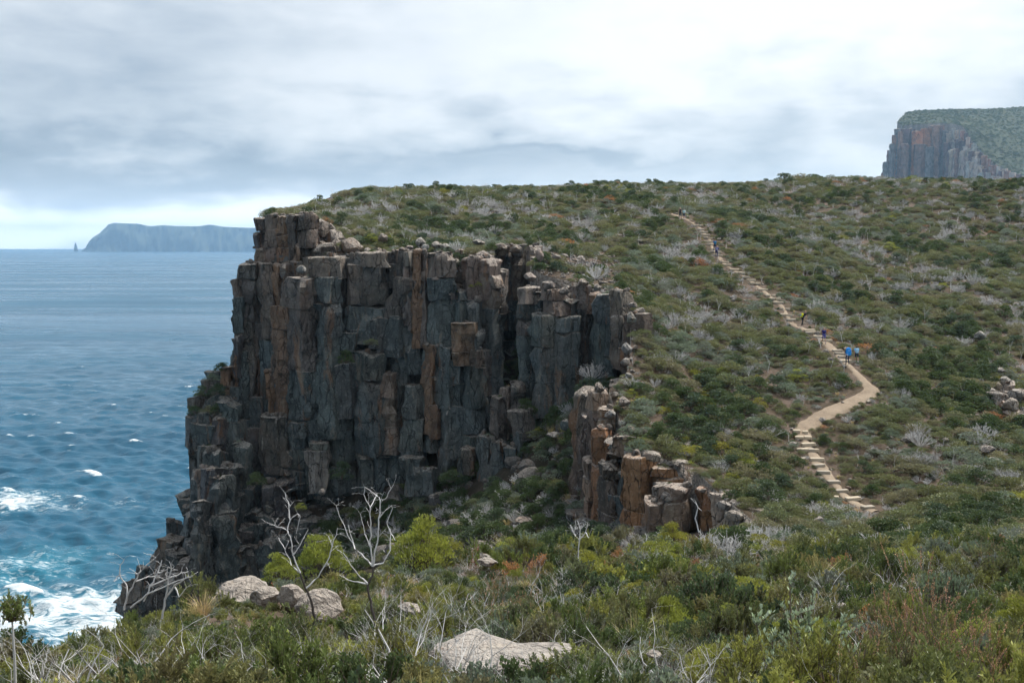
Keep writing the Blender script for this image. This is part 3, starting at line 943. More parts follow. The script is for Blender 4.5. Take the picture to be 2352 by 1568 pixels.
# back of the notch
C('B', 676, 770, 345, 760, 10, 'dark', sides=4); C('B', 765, 852, 345, 760, 11, 'dark', sides=4); C('B', 845, 885, 330, 780, 14, 'dark'); C('B', 664, 760, 318, 590, 9.0, 'brown', spacing=(20, 30)); C('B', 760, 850, 310, 590, 9.5, 'umber', spacing=(20, 30))
C('B', 876, 965, 318, 640, 6.0, 'pale', (), top_round=1.2, spacing=(20, 30), lean=.05)
for k_, (pl, pr, dd_) in enumerate([(1112, 1150, 139.5), (1145, 1180, 141.5), (1172, 1204, 143), (1196, 1226, 141)]):
    column(sea_cliff, pl, pr, 566, 960, dd_, 'dark', seed=k_ + 50, spacing=(6, 12), res=1.4)
# second buttress
C('B', 816, 948, 605, 915, -4.0, 'auto', (730, 825, 945), top_round=.8); C('B', 936, 1088, 795, 965, -7.0, 'grey', (1030, 1275), sides=5); C('B', 1070, 1246, 815, 958, -6.6, 'grey', (920, 1290), sides=5)
C('B', 984, 1168, 628, 725, -6.2, 'brown', (705, 760), top_round=1.0); C('B', 940, 1000, 640, 940, -3.5, 'dark'); C('B', 1208, 1348, 598, 710, -3.0, 'pale', (), top_round=.4, spacing=(20, 30), sides=4); C('B', 1232, 1370, 750, 880, -2.5, 'umber')
C('B', 1356, 1448, 680, 850, -4.4, 'grey', (810, 980)); C('B', 1386, 1508, 652, 745, -4.8, 'umber', (), top_round=.5); C('B', 1498, 1606, 628, 745, -7.4, 'brown', (690,), top_round=.6); C('B', 1436, 1505, 790, 870, -4.0, 'dark')
C('B', 1160, 1215, 690, 800, -5.0, 'brown', top_round=.6); C('B', 1330, 1400, 640, 720, -3.0, 'orange'); C('B', 1240, 1290, 1180, 960, -5, 'purple'); C('B', 1500, 1570, 800, 850, -8, 'brown', top_round=.7)
# broken lower ribs in the gully
for a in [('D', 640, 720, 330, 1130, -6, 'umber'), ('D', 700, 800, 260, 1010, -5, 'brown'), ('D', 760, 860, 230, 980, -5.5, 'umber'), ('D', 800, 920, 425, 1010, -9, 'umber'), ('D', 540, 650, 600, 1150, -6, 'purple'), ('D', 640, 740, 640, 1160, -8, 'dark'),
          ('D', 720, 800, 670, 1080, -9, 'grey'), ('D', 790, 860, 560, 1090, -9, 'purple'), ('D', 405, 470, 690, 1090, -4, 'brown'), ('D', 450, 520, 680, 1090, -4, 'umber'), ('D', 30, 160, 750, 1140, -5, 'umber'), ('D', 160, 240, 830, 1140, -5.5, 'grey'),
          ('D', 230, 350, 1010, 1190, -8, 'purple'), ('D', 640, 690, 1010, 1210, -12, 'dark'), ('D', 1060, 1170, 690, 1040, -15, 'dark'), ('D', 910, 1000, 600, 1000, -9, 'purple'), ('D', 1200, 1320, 450, 960, -14, 'dark')]:
    C(*a, top_round=.6)
# near rusty wall
NW = dict(parent=near_wall, round_=.07)
C('D', 1336, 1424, 288, 1195, 0, 'brown', (420, 560, 700, 860, 1000), absd=97.5, **NW); C('D', 1392, 1484, 410, 1195, 0, 'brown', (480, 590, 640, 900), absd=94, top_round=.7, **NW); C('D', 1368, 1484, 545, 1205, 0, 'orange', (600, 640, 800, 1000), absd=92.5, **NW)
C('D', 1305, 1375, 755, 1205, 0, 'brown', (900, 1050), absd=95.5, **NW); C('D', 1452, 1545, 618, 1000, 0, 'pale', (660, 700, 740), absd=90.5, top_round=.5, **NW); C('D', 1530, 1622, 612, 1000, 0, 'pale', (650, 720, 790), absd=90, top_round=.6, **NW)
C('D', 1498, 1590, 730, 1000, 0, 'brown', (), absd=88.6, top_round=.8, spacing=(20, 30), **NW)
C('D', 1406, 1520, 800, 1240, 0, 'umber', (900, 1150), absd=88.4, top_round=.8, **NW); C('D', 1500, 1612, 850, 1240, 0, 'dark', (1010,), absd=88.2, **NW); C('D', 1596, 1802, 745, 1240, 0, 'orange', (1130,), absd=86, top_round=.3, sides=5, **NW)
C('D', 1786, 1930, 815, 1215, 0, 'orange', (880, 1010), absd=85.6, sides=4, **NW); C('D', 1812, 1940, 955, 1180, 0, 'pale', (), absd=83, top_round=.4, spacing=(20, 30), **NW); C('D', 1742, 1826, 1055, 1240, 0, 'brown', (), absd=82, lean=.06, **NW)
C('D', 1156, 1250, 1035, 1225, 0, 'brown', (1095,), absd=101, top_round=.7, **NW); C('D', 1246, 1345, 1085, 1225, 0, 'pale', (1180,), absd=99, top_round=.7, **NW); C('D', 1342, 1420, 1018, 1225, 0, 'pale', (1110,), absd=97, top_round=.7, **NW); C('D', 1068, 1138, 1175, 1250, 0, 'pale', (1235,), absd=102, **NW)
C('G', -60, 108, 85, 1225, 0, 'brown', (180,), absd=81.5, top_round=.5, **NW); C('G', 165, 316, 105, 1225, 0, 'orange', (160, 230), absd=81, top_round=.5, **NW); C('G', 290, 400, 140, 1240, 0, 'pale', (250,), absd=79, top_round=.6, **NW)
C('G', 335, 475, 212, 1250, 0, 'pale', (280,), absd=77.5, lean=.05, top_round=.6, **NW); C('G', 468, 590, 235, 1250, 0, 'pale', (330,), absd=76.5, lean=.04, top_round=.6, **NW); C('G', 250, 325, 60, 1200, 0, 'umber', (), absd=83, **NW); C('G', 600, 690, 275, 1240, 0, 'umber', (), absd=77.5, top_round=.9, **NW)
for k, (pl, pr, pt, d) in enumerate([(1330, 1400, 900, 101.5), (1340, 1420, 960, 99), (1400, 1470, 880, 103), (1430, 1475, 800, 106), (1440, 1490, 720, 110), (1500, 1560, 1040, 89), (1580, 1640, 1060, 87.5), (1640, 1700, 1130, 81)]):
    column(near_wall, pl, pr, pt, 1230, d, 'umber', seed=k)
# second row behind the faces, closing the gaps between the columns
rk = random.Random(77)
px = 545
while px < 1085:
    wpx = rk.uniform(38, 66)
    topy = float(np.interp(px, [545, 600, 720, 790, 900, 1190], [700, 560, 560, 640, 640, 640])) + rk.uniform(0, 40)
    column(sea_cliff, px, px + wpx, topy, 1150, float(np.interp(px, face_x, face_d)) + rk.uniform(2.2, 3.6), rk.choice(('dark', 'grey', 'umber')), seed=int(px), spacing=(5, 11), res=1.5)
    px += wpx * .82
for px in range(1215, 1440, 44):
    column(sea_cliff, px, px + 56, 690 + rk.uniform(0, 30), 960, 123.5 - (px - 1215) * .02, rk.choice(('dark', 'umber')), seed=px, spacing=(4, 9), res=1.5)
# stepped broken columns running down to the sea at the left foot
sil = ([255, 270, 350, 395, 430, 436, 445, 480, 525], [1400, 1372, 1266, 1172, 1130, 962, 930, 872, 838])
for row in range(6):
    px = 262 - row * 6
    while px < 930:
        wpx = rk.uniform(20, 52) if px < 560 else rk.uniform(28, 70)
        s_ = float(np.interp(px + wpx * .3, *sil))
        if px < 520:
            t_ = s_ + row * 46 + rk.uniform(-6, 42)
        else:
            t_ = 1010 + row * 44 + rk.uniform(0, 50) if px < 620 else 1128 + row * 30 + rk.uniform(0, 46)
        if t_ < 1380:
            st_ = rk.choice(('umber', 'brown', 'dark', 'purple', 'grey')) if px > 330 else rk.choice(('brown', 'pale', 'brown'))
            column(sea_cliff, px, px + wpx, t_, 1440, float(np.interp(px, face_x, face_d)) + 1.8 - row * 2.3, st_, seed=int(px + row * 1000), top_round=rk.uniform(.2, .9), spacing=(3.5, 9), slant=.45, amp=1.5, lean=rk.uniform(-.02, .05))
        px += wpx * .86
for px, py, d in [(508, 850, 130), (488, 872, 129), (497, 905, 128), (462, 908, 128), (449, 950, 127.5), (478, 945, 127), (503, 948, 127), (492, 985, 126.5)]:
    column(sea_cliff, px - rk.uniform(14, 22), px + rk.uniform(14, 22), py + 2, 1250, d, rk.choice(('umber', 'brown', 'dark')), seed=px, slant=.3, amp=1.3)
# broken rock of the cleft on the far slope
cleft = empty('cleft_wall', at(2310, 960, 106))
tag(cleft, 'broken pale rock wall of the cleft on the slope', kind='structure')
for k_, (pl, pr, pt, pb, d, st_) in enumerate([(2262, 2288, 892, 960, 110, 'dark'), (2284, 2312, 906, 985, 108, 'pale'), (2306, 2336, 930, 1005, 105.5, 'pale'), (2330, 2364, 948, 1025, 103.5, 'brown'), (2300, 2330, 880, 960, 110.5, 'pale'), (2326, 2362, 900, 980, 108, 'umber')]):
    column(cleft, pl, pr, pt, pb, d, st_, seed=k_ + 900, slant=.3, amp=.8)
print('rock blocks', n_blocks)
# ------------------------------------------------------------------ plants: building blocks
G = lambda *c: (*c, 1)
M['olive'] = mat_foliage('olive_leaf', [(0.0, G(.078, .090, .036)), (.35, G(.115, .118, .048)), (.6, G(.095, .112, .052)), (.8, G(.140, .130, .070)), (1, G(.115, .110, .058))])
M['dark'] = mat_foliage('dark_leaf', [(0.0, G(.038, .058, .020)), (.5, G(.055, .076, .026)), (1, G(.046, .066, .036))])
M['lime'] = mat_foliage('lime_leaf', [(0.0, G(.125, .150, .030)), (.5, G(.180, .190, .036)), (1, G(.165, .155, .030))], .3, .55, .9)
M['bluegreen'] = mat_foliage('grey_green_leaf', [(0.0, G(.095, .122, .074)), (.5, G(.130, .155, .105)), (1, G(.125, .135, .100))])
M['rusty'] = mat_foliage('rusty_leaf', [(0.0, G(.200, .095, .040)), (.5, G(.25, .13, .055)), (1, G(.17, .10, .05))])
M['sedge'] = mat_foliage('sedge_blade', [(0.0, G(.24, .185, .075)), (.5, G(.16, .16, .045)), (1, G(.32, .24, .12))])
M['silver'] = mat_foliage('silver_leaf', [(0.0, G(.20, .25, .16)), (1, G(.26, .30, .20))], .2, .45)
M['broad'] = mat_foliage('broad_leaf', [(0.0, G(.145, .165, .035)), (1, G(.19, .19, .05))], .25, .4, .8)
M['needle'] = mat_foliage('needle_leaf', [(0.0, G(.050, .070, .024)), (.25, G(.105, .126, .034)), (.5, G(.155, .158, .042)), (.75, G(.070, .082, .034)), (1, G(.185, .165, .065))], .25, .5, .9)
M['spike'] = mat_foliage('spike_leaf', [(0.0, G(.085, .115, .030)), (1, G(.12, .14, .035))], .25)
M['spiketip'] = mat_foliage('dry_flower', [(0.0, G(.26, .15, .085)), (1, G(.31, .19, .11))], .1)
M['flower'] = mat_plain('white_flower', (.8, .8, .76), .7)
M['twig'] = mat_wood('grey_twig', G(.36, .35, .34), G(.60, .59, .58))
M['deadwood'] = mat_wood('bleached_wood', G(.50, .48, .47), G(.72, .71, .70))
M['bark'] = mat_wood('stem_bark', G(.10, .075, .055), G(.20, .16, .13))
M['charred'] = mat_wood('charred_bark', G(.035, .030, .028), G(.13, .11, .10))


class Geo:
    """vertices, quads and a per-vertex leaf value, collected for one mesh"""
    def __init__(self):
        self.V, self.Q, self.L, self.Mi = [], [], [], []
        self.n = 0

    def add(self, V, Q, L, mi=0):
        self.V.append(np.asarray(V, float)); self.Q.append(np.asarray(Q, int) + self.n); self.L.append(np.asarray(L, float)); self.Mi.append(np.full(len(Q), mi))
        self.n += len(V)

    def leaves(self, P, D, length, width, r, mi=0, tint=None, fold=0.0):
        """one rhombic leaf at each P pointing along D"""
        n = len(P)
        if n == 0:
            return
        D = D / (np.linalg.norm(D, axis=1, keepdims=True) + 1e-9)
        S = np.cross(D, r.normal(size=(n, 3)))
        S /= np.linalg.norm(S, axis=1, keepdims=True) + 1e-9
        ln = (length * r.uniform(.7, 1.3, n))[:, None]
        wd = (width * r.uniform(.7, 1.3, n))[:, None]
        Vv = np.stack([P, P + D * ln * .55 + S * wd * .5, P + D * ln, P + D * ln * .55 - S * wd * .5], 1).reshape(-1, 3)
        Qq = np.arange(n * 4).reshape(n, 4)
        t_ = r.uniform(0, 1, n) if tint is None else np.clip(tint + r.normal(0, .18, n), 0, 1)
        self.add(Vv, Qq, np.repeat(t_, 4), mi)

    def tube(self, pts, radii, sides=4, mi=0, leaf=.5):
        pts = [Vector(p) for p in pts]
        V = []
        for i, p in enumerate(pts):
            tdir = (pts[min(i + 1, len(pts) - 1)] - pts[max(i - 1, 0)])
            if tdir.length < 1e-6:
                tdir = Vector((0, 0, 1))
            tdir.normalize()
            a = tdir.orthogonal().normalized()
            b = tdir.cross(a)
            for k in range(sides):
                an = 2 * math.pi * k / sides
                V.append(p + (a * math.cos(an) + b * math.sin(an)) * radii[i])
        Qs = []
        for i in range(len(pts) - 1):
            for k in range(sides):
                k2 = (k + 1) % sides
                Qs.append((i * sides + k, i * sides + k2, i * sides + sides + k2, i * sides + sides + k))
        self.add(V, Qs, [leaf] * len(V), mi)

    def mesh(self, name, mats, smooth=False):
        me = mesh_np(name, np.concatenate(self.V), np.concatenate(self.Q), mats, smooth)
        a = me.attributes.new('leaf', 'FLOAT', 'POINT')
        a.data.foreach_set('value', np.concatenate(self.L).astype(np.float32))
        if len(mats) > 1:
            me.polygons.foreach_set('material_index', np.concatenate(self.Mi).astype(np.int32))
        me.update()
        return me


def ball(r, n):
    v_ = r.normal(size=(n, 3))
    return v_ / np.linalg.norm(v_, axis=1, keepdims=True)


def bush(seed, mat, clumps=13, per=58, leaf=.065, wid=.04, tall=.62, spread=.40, crad=.17, name='foliage', stems=True, up=.5):
    """rounded bush about 1 m across standing on its origin"""
    r = np.random.default_rng(seed)
    g = Geo()
    cs = []
    for k in range(clumps):
        a = r.uniform(0, 6.28); q = math.sqrt(r.uniform(0, 1)) * spread
        h = tall * (1 - .75 * (q / spread) ** 2) * r.uniform(.55, 1.0)
        cs.append((math.cos(a) * q, math.sin(a) * q, h))
    for c in cs:
        rad = crad * r.uniform(.7, 1.3)
        u = ball(r, per)
        u[:, 2] = np.abs(u[:, 2]) * .9 - .15
        P = np.array(c) + u * rad * r.uniform(.55, 1.05, per)[:, None] * np.array([1.15, 1.15, .8])
        D = u + np.array([0, 0, up]) + r.normal(0, .35, (per, 3))
        g.leaves(P, D, leaf, wid, r, 0, tint=r.uniform(.2, .8))
        if stems:
            g.tube([(c[0] * .15, c[1] * .15, 0), (c[0] * .6, c[1] * .6, c[2] * .6), (c[0], c[1], c[2])], [.016, .011, .005], 3, 1)
    # low skirt of leaves
    n = per * 3
    a = r.uniform(0, 6.28, n); q = np.sqrt(r.uniform(.3, 1, n)) * (spread + crad * .6)
    P = np.c_[np.cos(a) * q, np.sin(a) * q, r.uniform(.02, tall * .45, n) * (1.25 - q / (spread + crad))]
    g.leaves(P, np.c_[np.cos(a), np.sin(a), np.full(n, .7)] + r.normal(0, .3, (n, 3)), leaf, wid, r, 0, tint=.4)
    return g.mesh(name, [mat, M['bark']])


def twigs(seed, n=26, hgt=.7, spread=.5, rad=.012, sub=4, mat=None, name='dead_twigs', lean=0.0, wig=.05):
    """dome of bare forking twigs"""
    r = random.Random(seed)
    g = Geo()
    for k in range(n):
        a = r.uniform(0, 6.28); q = math.sqrt(r.random()) * spread
        tip = Vector((math.cos(a) * q, math.sin(a) * q, hgt * (1 - .5 * (q / spread) ** 2) * r.uniform(.7, 1.1)))
        p0 = Vector((tip.x * .06, tip.y * .06, 0))
        mid = p0.lerp(tip, .5) + Vector((r.uniform(-wig, wig) + tip.x * .1, r.uniform(-wig, wig) + tip.y * .1, r.uniform(-wig, wig)))
        g.tube([p0, mid, tip], [rad, rad * .7, rad * .35], 3)
        for s in range(sub):
            f = r.uniform(.35, 1.0)
            b = (p0.lerp(mid, f * 2) if f < .5 else mid.lerp(tip, f * 2 - 1))
            dv = (tip - p0).normalized() + Vector((r.uniform(-1, 1), r.uniform(-1, 1), r.uniform(-.5, .8))) * .9
            L_ = r.uniform(.10, .24) * hgt / .7
            e = b + dv.normalized() * L_
            kx = b.lerp(e, .5) + Vector((r.uniform(-1, 1), r.uniform(-1, 1), r.uniform(-1, 1))) * L_ * .15
            g.tube([b, kx, e], [rad * .5, rad * .4, rad * .22], 3)
            if r.random() < .6:
                e2 = kx + (dv.normalized() + Vector((r.uniform(-1, 1), r.uniform(-1, 1), r.uniform(-.3, 1)))).normalized() * L_ * .6
                g.tube([kx, e2], [rad * .35, rad * .2], 3)
    return g.mesh(name, [mat or M['twig']], True)


def bare_tree(seed, hgt=1.0, rad=.035, levels=3, forks=(3, 4), lean=.25, spread=.75, mat=None, name='dead_tree', kink=.12, sides=5):
    """bleached dead tree: a bent trunk forking into crooked bare limbs"""
    r = random.Random(seed)
    g = Geo()

    def limb(p, d, L_, ra, lev):
        pts, rs_ = [p], [ra]
        n = 4
        dd = d.copy()
        for i in range(n):
            dd = (dd + Vector((r.uniform(-1, 1), r.uniform(-1, 1), r.uniform(-.4, 1.0))) * kink * 1.6).normalized()
            pts.append(pts[-1] + dd * L_ / n)
            rs_.append(ra * (1 - .58 * (i + 1) / n))
        if lev == 0:
            rs_[-1] = ra * .15
        g.tube(pts, rs_, sides if lev > 1 else 4 if lev == 1 else 3)
        if lev > 0:
            for k in range(r.randint(*forks)):
                i = r.choice((2, 3, 3, 4)) if k else 4
                a = r.uniform(0, 6.28)
                side = Vector((math.cos(a), math.sin(a), r.uniform(-.1, .7)))
                nd = (dd * (1.0 - spread * .4) + side * spread).normalized()
                limb(pts[i], nd, L_ * r.uniform(.5, .85), rs_[i] * r.uniform(.6, .85), lev - 1)

    a = r.uniform(0, 6.28)
    limb(Vector((0, 0, -.03)), Vector((math.cos(a) * lean, math.sin(a) * lean, 1)).normalized(), hgt * .42, rad, levels)
    return g.mesh(name, [mat or M['deadwood']], True)


def thicket(seed, stems=7, hgt=.8, rad=.010, mat=None, name='dead_twigs', lean=.9, kink=.22):
    """several crooked bare stems sprawling from one foot, splitting into fine twigs"""
    r = random.Random(seed)
    g = Geo()

    def limb(p, d, L_, ra, lev):
        pts, rs_ = [p], [ra]
        dd = d.copy()
        for i in range(4):
            dd = (dd + Vector((r.uniform(-1, 1), r.uniform(-1, 1), r.uniform(-.5, .9))) * kink * 1.6).normalized()
            pts.append(pts[-1] + dd * L_ / 4)
            rs_.append(ra * (1 - .6 * (i + 1) / 4))
        g.tube(pts, rs_, 4 if lev > 1 else 3)
        if lev:
            for k in range(r.randint(2, 4)):
                i = r.choice((1, 2, 3, 4))
                a = r.uniform(0, 6.28)
                nd = (dd * .6 + Vector((math.cos(a), math.sin(a), r.uniform(-.2, .8))) * .8).normalized()
                limb(pts[i], nd, L_ * r.uniform(.45, .75), rs_[i] * r.uniform(.5, .75), lev - 1)

    for k in range(stems):
        a = 6.28 * k / stems + r.uniform(-.4, .4)
        q = lean * r.uniform(.3, 1.2)
        limb(Vector((math.cos(a) * .05, math.sin(a) * .05, -.02)), Vector((math.cos(a) * q, math.sin(a) * q, .8)).normalized(), hgt * r.uniform(.45, .65), rad * r.uniform(.7, 1.2), 3)
    return g.mesh(name, [mat or M['twig']], True)


def shoots(seed, mat, n=70, hgt=.8, spread=.42, needles=34, nl=.036, nw=.008, slen=.20, tuft=5, spiky=.75, name='foliage', tipmat=None, tipfrac=.0, r0=.05):
    """shrub of upright needle-clad shoots gathered in tufts; returns foliage and stem meshes"""
    r = np.random.default_rng(seed)
    g, s = Geo(), Geo()
    nt = max(1, n // tuft)
    for k in range(nt):
        a = r.uniform(0, 6.28); q = math.sqrt(r.uniform(0, 1)) * spread
        h = hgt * (1 - .45 * (q / spread) ** 2) * r.uniform(.62, 1.0)
        c = np.array([math.cos(a) * q, math.sin(a) * q, h - slen * .8])
        s.tube([(c[0] * .1, c[1] * .1, 0), (c[0] * .55 + r.normal(0, .02), c[1] * .55 + r.normal(0, .02), c[2] * .5), tuple(c)], [.014, .010, .006], 4)
        tint = r.uniform(.15, .85)
        for j in range(tuft):
            d = np.array([r.normal(0, .38) + c[0] * .5, r.normal(0, .38) + c[1] * .5, 1.0]); d /= np.linalg.norm(d)
            L_ = slen * r.uniform(.65, 1.25)
            st = c + np.array([r.normal(0, r0), r.normal(0, r0), r.normal(0, .04)])
            e = st + d * L_
            s.tube([tuple(st), tuple(e)], [.005, .002], 3)
            m_ = needles
            t_ = r.uniform(.0, 1.0, m_)
            P = st + d * (L_ * t_)[:, None]
            u = ball(r, m_)
            u -= (u @ d)[:, None] * d
            D = u * (1 - spiky * .5) + d * spiky
            if tipmat is not None:
                hi = t_ > 1 - tipfrac
                g.leaves(P[~hi], D[~hi], nl, nw, r, 0, tint=tint)
                g.leaves(P[hi], D[hi], nl * .8, nw * 1.6, r, 1, tint=tint)
            else:
                g.leaves(P, D, nl, nw, r, 0, tint=tint)
    return g.mesh(name, [mat] + ([tipmat] if tipmat else [])), s.mesh('stem', [M['bark']], True)


def rosettes(seed, mat, n=46, hgt=.55, spread=.42, leaf=.05, wid=.03, per=15, name='foliage', tall=False, flowers=0):
    """shrub of stems carrying oval leaves"""
    r = np.random.default_rng(seed)
    g, s = Geo(), Geo()
    nc = max(4, n // 8)
    heads = []
    for k in range(nc):
        a = r.uniform(0, 6.28); q = math.sqrt(r.uniform(0, 1)) * spread
        heads.append((math.cos(a) * q, math.sin(a) * q, hgt * (1 - (.3 if tall else .5) * (q / spread) ** 2) * r.uniform(.6, 1.0), r.uniform(.15, .9)))
    for k in range(n):
        hd = heads[k % nc]
        hx, hy, h, tn = hd[0] + r.normal(0, .055), hd[1] + r.normal(0, .055), hd[2] + r.normal(0, .03), hd[3]
        a, q = math.atan2(hy, hx), math.hypot(hx, hy)
        base = np.array([math.cos(a) * q * .25, math.sin(a) * q * .25, 0])
        tip = np.array([math.cos(a) * q, math.sin(a) * q, h])
        s.tube([tuple(base), tuple((base + tip) / 2 + r.normal(0, .02, 3)), tuple(tip)], [.010, .007, .003], 4)
        m_ = per
        t_ = r.uniform(.35 if tall else .66, 1.0, m_)
        P = base + (tip - base) * t_[:, None] + r.normal(0, .012, (m_, 3))
        u = ball(r, m_)
        D = u * .8 + np.array([0, 0, .9]) + (tip - base) * .5
        g.leaves(P, D, leaf, wid, r, 0, tint=tn)
        if flowers and r.uniform() < flowers:
            g.leaves(tip + r.normal(0, .025, (6, 3)), ball(r, 6) + np.array([0, 0, .6]), .03, .028, r, 1)
    return g.mesh(name, [mat] + ([M['flower']] if flowers else [])), s.mesh('stem', [M['bark']], True)


def blades(seed, mat, n=90, hgt=.6, spread=.16, wid=.010, bend=.5, name='foliage'):
    """sedge clump of arching blades"""
    r = np.random.default_rng(seed)
    g = Geo()
    for k in range(n):
        a = r.uniform(0, 6.28); q = r.uniform(0, .5) * spread
        d = np.array([math.cos(a), math.sin(a), 0])
        L_ = hgt * r.uniform(.55, 1.1); b = r.uniform(.15, bend)
        p0 = d * q
        p1 = p0 + d * L_ * b * .35 + np.array([0, 0, L_ * .55])
        p2 = p0 + d * L_ * b * 1.1 + np.array([0, 0, L_ * (1 - b * .35)])
        sd = np.array([-d[1], d[0], 0]) * wid * .5
        V = [p0 - sd, p0 + sd, p1 - sd, p1 + sd, p2 - sd * .2, p2 + sd * .2]
        g.add(V, [(0, 1, 3, 2), (2, 3, 5, 4)], [r.uniform(0, 1)] * 6)
    return g.mesh(name, [mat])


# prototype meshes ------------------------------------------------------------
PROTO = {}
PROTO['olive_shrub'] = [bush(100 + i, M['olive'], 15 + i % 3, 70, .058, .036, .44 + .06 * (i % 3), .42) for i in range(4)]
PROTO['dark_shrub'] = [bush(120 + i, M['dark'], 14, 60, .075, .046, .62 + .08 * i, .38) for i in range(3)]
PROTO['lime_shrub'] = [bush(130 + i, M['lime'], 15, 60, .06, .03, .52, .37, .16, up=.9) for i in range(2)]
PROTO['grey_green_shrub'] = [bush(140 + i, M['bluegreen'], 13, 64, .06, .035, .5, .42) for i in range(2)]
PROTO['rusty_shrub'] = [bush(150 + i, M['rusty'], 11, 50, .06, .04, .5) for i in range(2)]
PROTO['dead_shrub'] = [twigs(160 + i, 34, .55, .5, .011, 5) for i in range(4)]
PROTO['dead_tree'] = [bare_tree(170 + i, 1.0, .017, 3, (2, 4), .3, .75) for i in range(7)]
PROTO['sedge_tuft'] = [blades(180 + i, M['sedge'], 60, .6, .3, .014, .7) for i in range(2)]
# ------------------------------------------------------------------ scattering
LANDMARKS = [(690, 1330, 'the forked dead tree'), (860, 1250, 'the tall dead tree'), (340, 1350, 'the fallen bleached tree'), (20, 1440, 'the thin sapling'), (720, 1395, 'the speckled lichen boulder'), (520, 1365, 'the long lichen boulder'),
             (1130, 1470, 'the flat pale slab'), (1840, 1330, 'the tall silvery shrub'), (2130, 1400, 'the brown heath spikes'), (970, 1290, 'the big lime bush'), (1330, 1260, 'the little white tree'), (1850, 1530, 'the oval leaved shrub'), (1310, 1400, 'the white flowered shrub'),
             (1460, 1420, 'the straw coloured sedge'), (1735, 1370, 'the bright green cushion'), (1215, 1280, 'the orange-brown bush'), (2230, 1320, 'the blue-grey leafless bush'), (1400, 1310, 'the wide grey leafless bush'), (900, 1470, 'the bleached twig tangle'), (335, 1400, 'the round needle shrub'),
             (2010, 1165, 'the foot of the steps'), (1890, 1080, 'the lowest steps'), (1850, 970, 'the lower path bend'), (1995, 888, 'the sharp path bend'), (1960, 820, 'the hikers in blue'), (1890, 770, 'the walker in navy'), (1845, 735, 'the walker with yellow pack'), (1810, 710, 'the middle steps'), (1720, 640, 'the long upper steps'),
             (1640, 575, 'the pair on the steps'), (1565, 495, 'the topmost hikers'), (1400, 425, 'the ridge crest'), (1000, 430, 'the skyline shoulder'), (680, 480, 'the brown cliff head'), (2080, 420, 'the far hazy cliff'), (1000, 570, 'the white rim boulders'), (810, 566, 'the big round rim boulder'), (1195, 580, 'the notch'),
             (1260, 655, 'the broad capstone'), (1450, 710, 'the gully edge stones'), (1376, 890, 'the balanced stone'), (1490, 1040, 'the crown slab'), (1690, 1185, 'the angular boulder heap'), (2320, 900, 'the rocky cleft'), (2250, 770, 'the lichen boulder on the slope'), (1205, 1190, 'the slab in the gully'), (1305, 975, 'the dark gully block'), (740, 1128, 'the beige column'),
             (2285, 1060, 'the smooth pinkish boulder')]
ADJ = {'olive_shrub': 'olive green shrub', 'dark_shrub': 'dark green leafy shrub', 'lime_shrub': 'bright yellow-green shrub', 'grey_green_shrub': 'grey-green shrub', 'rusty_shrub': 'rusty orange-brown shrub',
       'dead_shrub': 'leafless grey shrub', 'dead_tree': 'bleached dead tree', 'sedge_tuft': 'straw coloured sedge tuft', 'needle_shrub': 'needle-leaved green shrub', 'broad_leaf_shrub': 'oval leaved shrub',
       'flowering_shrub': 'white flowered green shrub', 'heath_spike': 'brown spiked heath'}
CAT = {k: 'shrub' for k in ADJ}
CAT.update(dead_tree='dead tree', sedge_tuft='sedge', heath_spike='heath plant')


def where(px, py):
    l = min(LANDMARKS, key=lambda l: (l[0] - px) ** 2 + ((l[1] - py) * 1.4) ** 2)
    dx, dy = px - l[0], (py - l[1]) * 1.4
    q = math.hypot(dx, dy)
    near_ = 'close ' if q < 60 else 'well ' if q > 170 else ''
    if abs(dx) > abs(dy):
        rel = 'seaward of' if dx < 0 else 'inland of'
    else:
        rel = 'behind' if dy < 0 else 'in front of'
    return f'{near_}{rel} {l[2]}'


def label_of(kind, px, py, size_px):
    sz = 'big ' if size_px > 120 else 'small ' if size_px < 26 else ''
    ph = where(px, py)
    if kind == 'dead_tree':
        sz = ''
    return f'{sz}{ADJ[kind]} {ph}', f'{kind.replace("_", " ")}s {ph}'


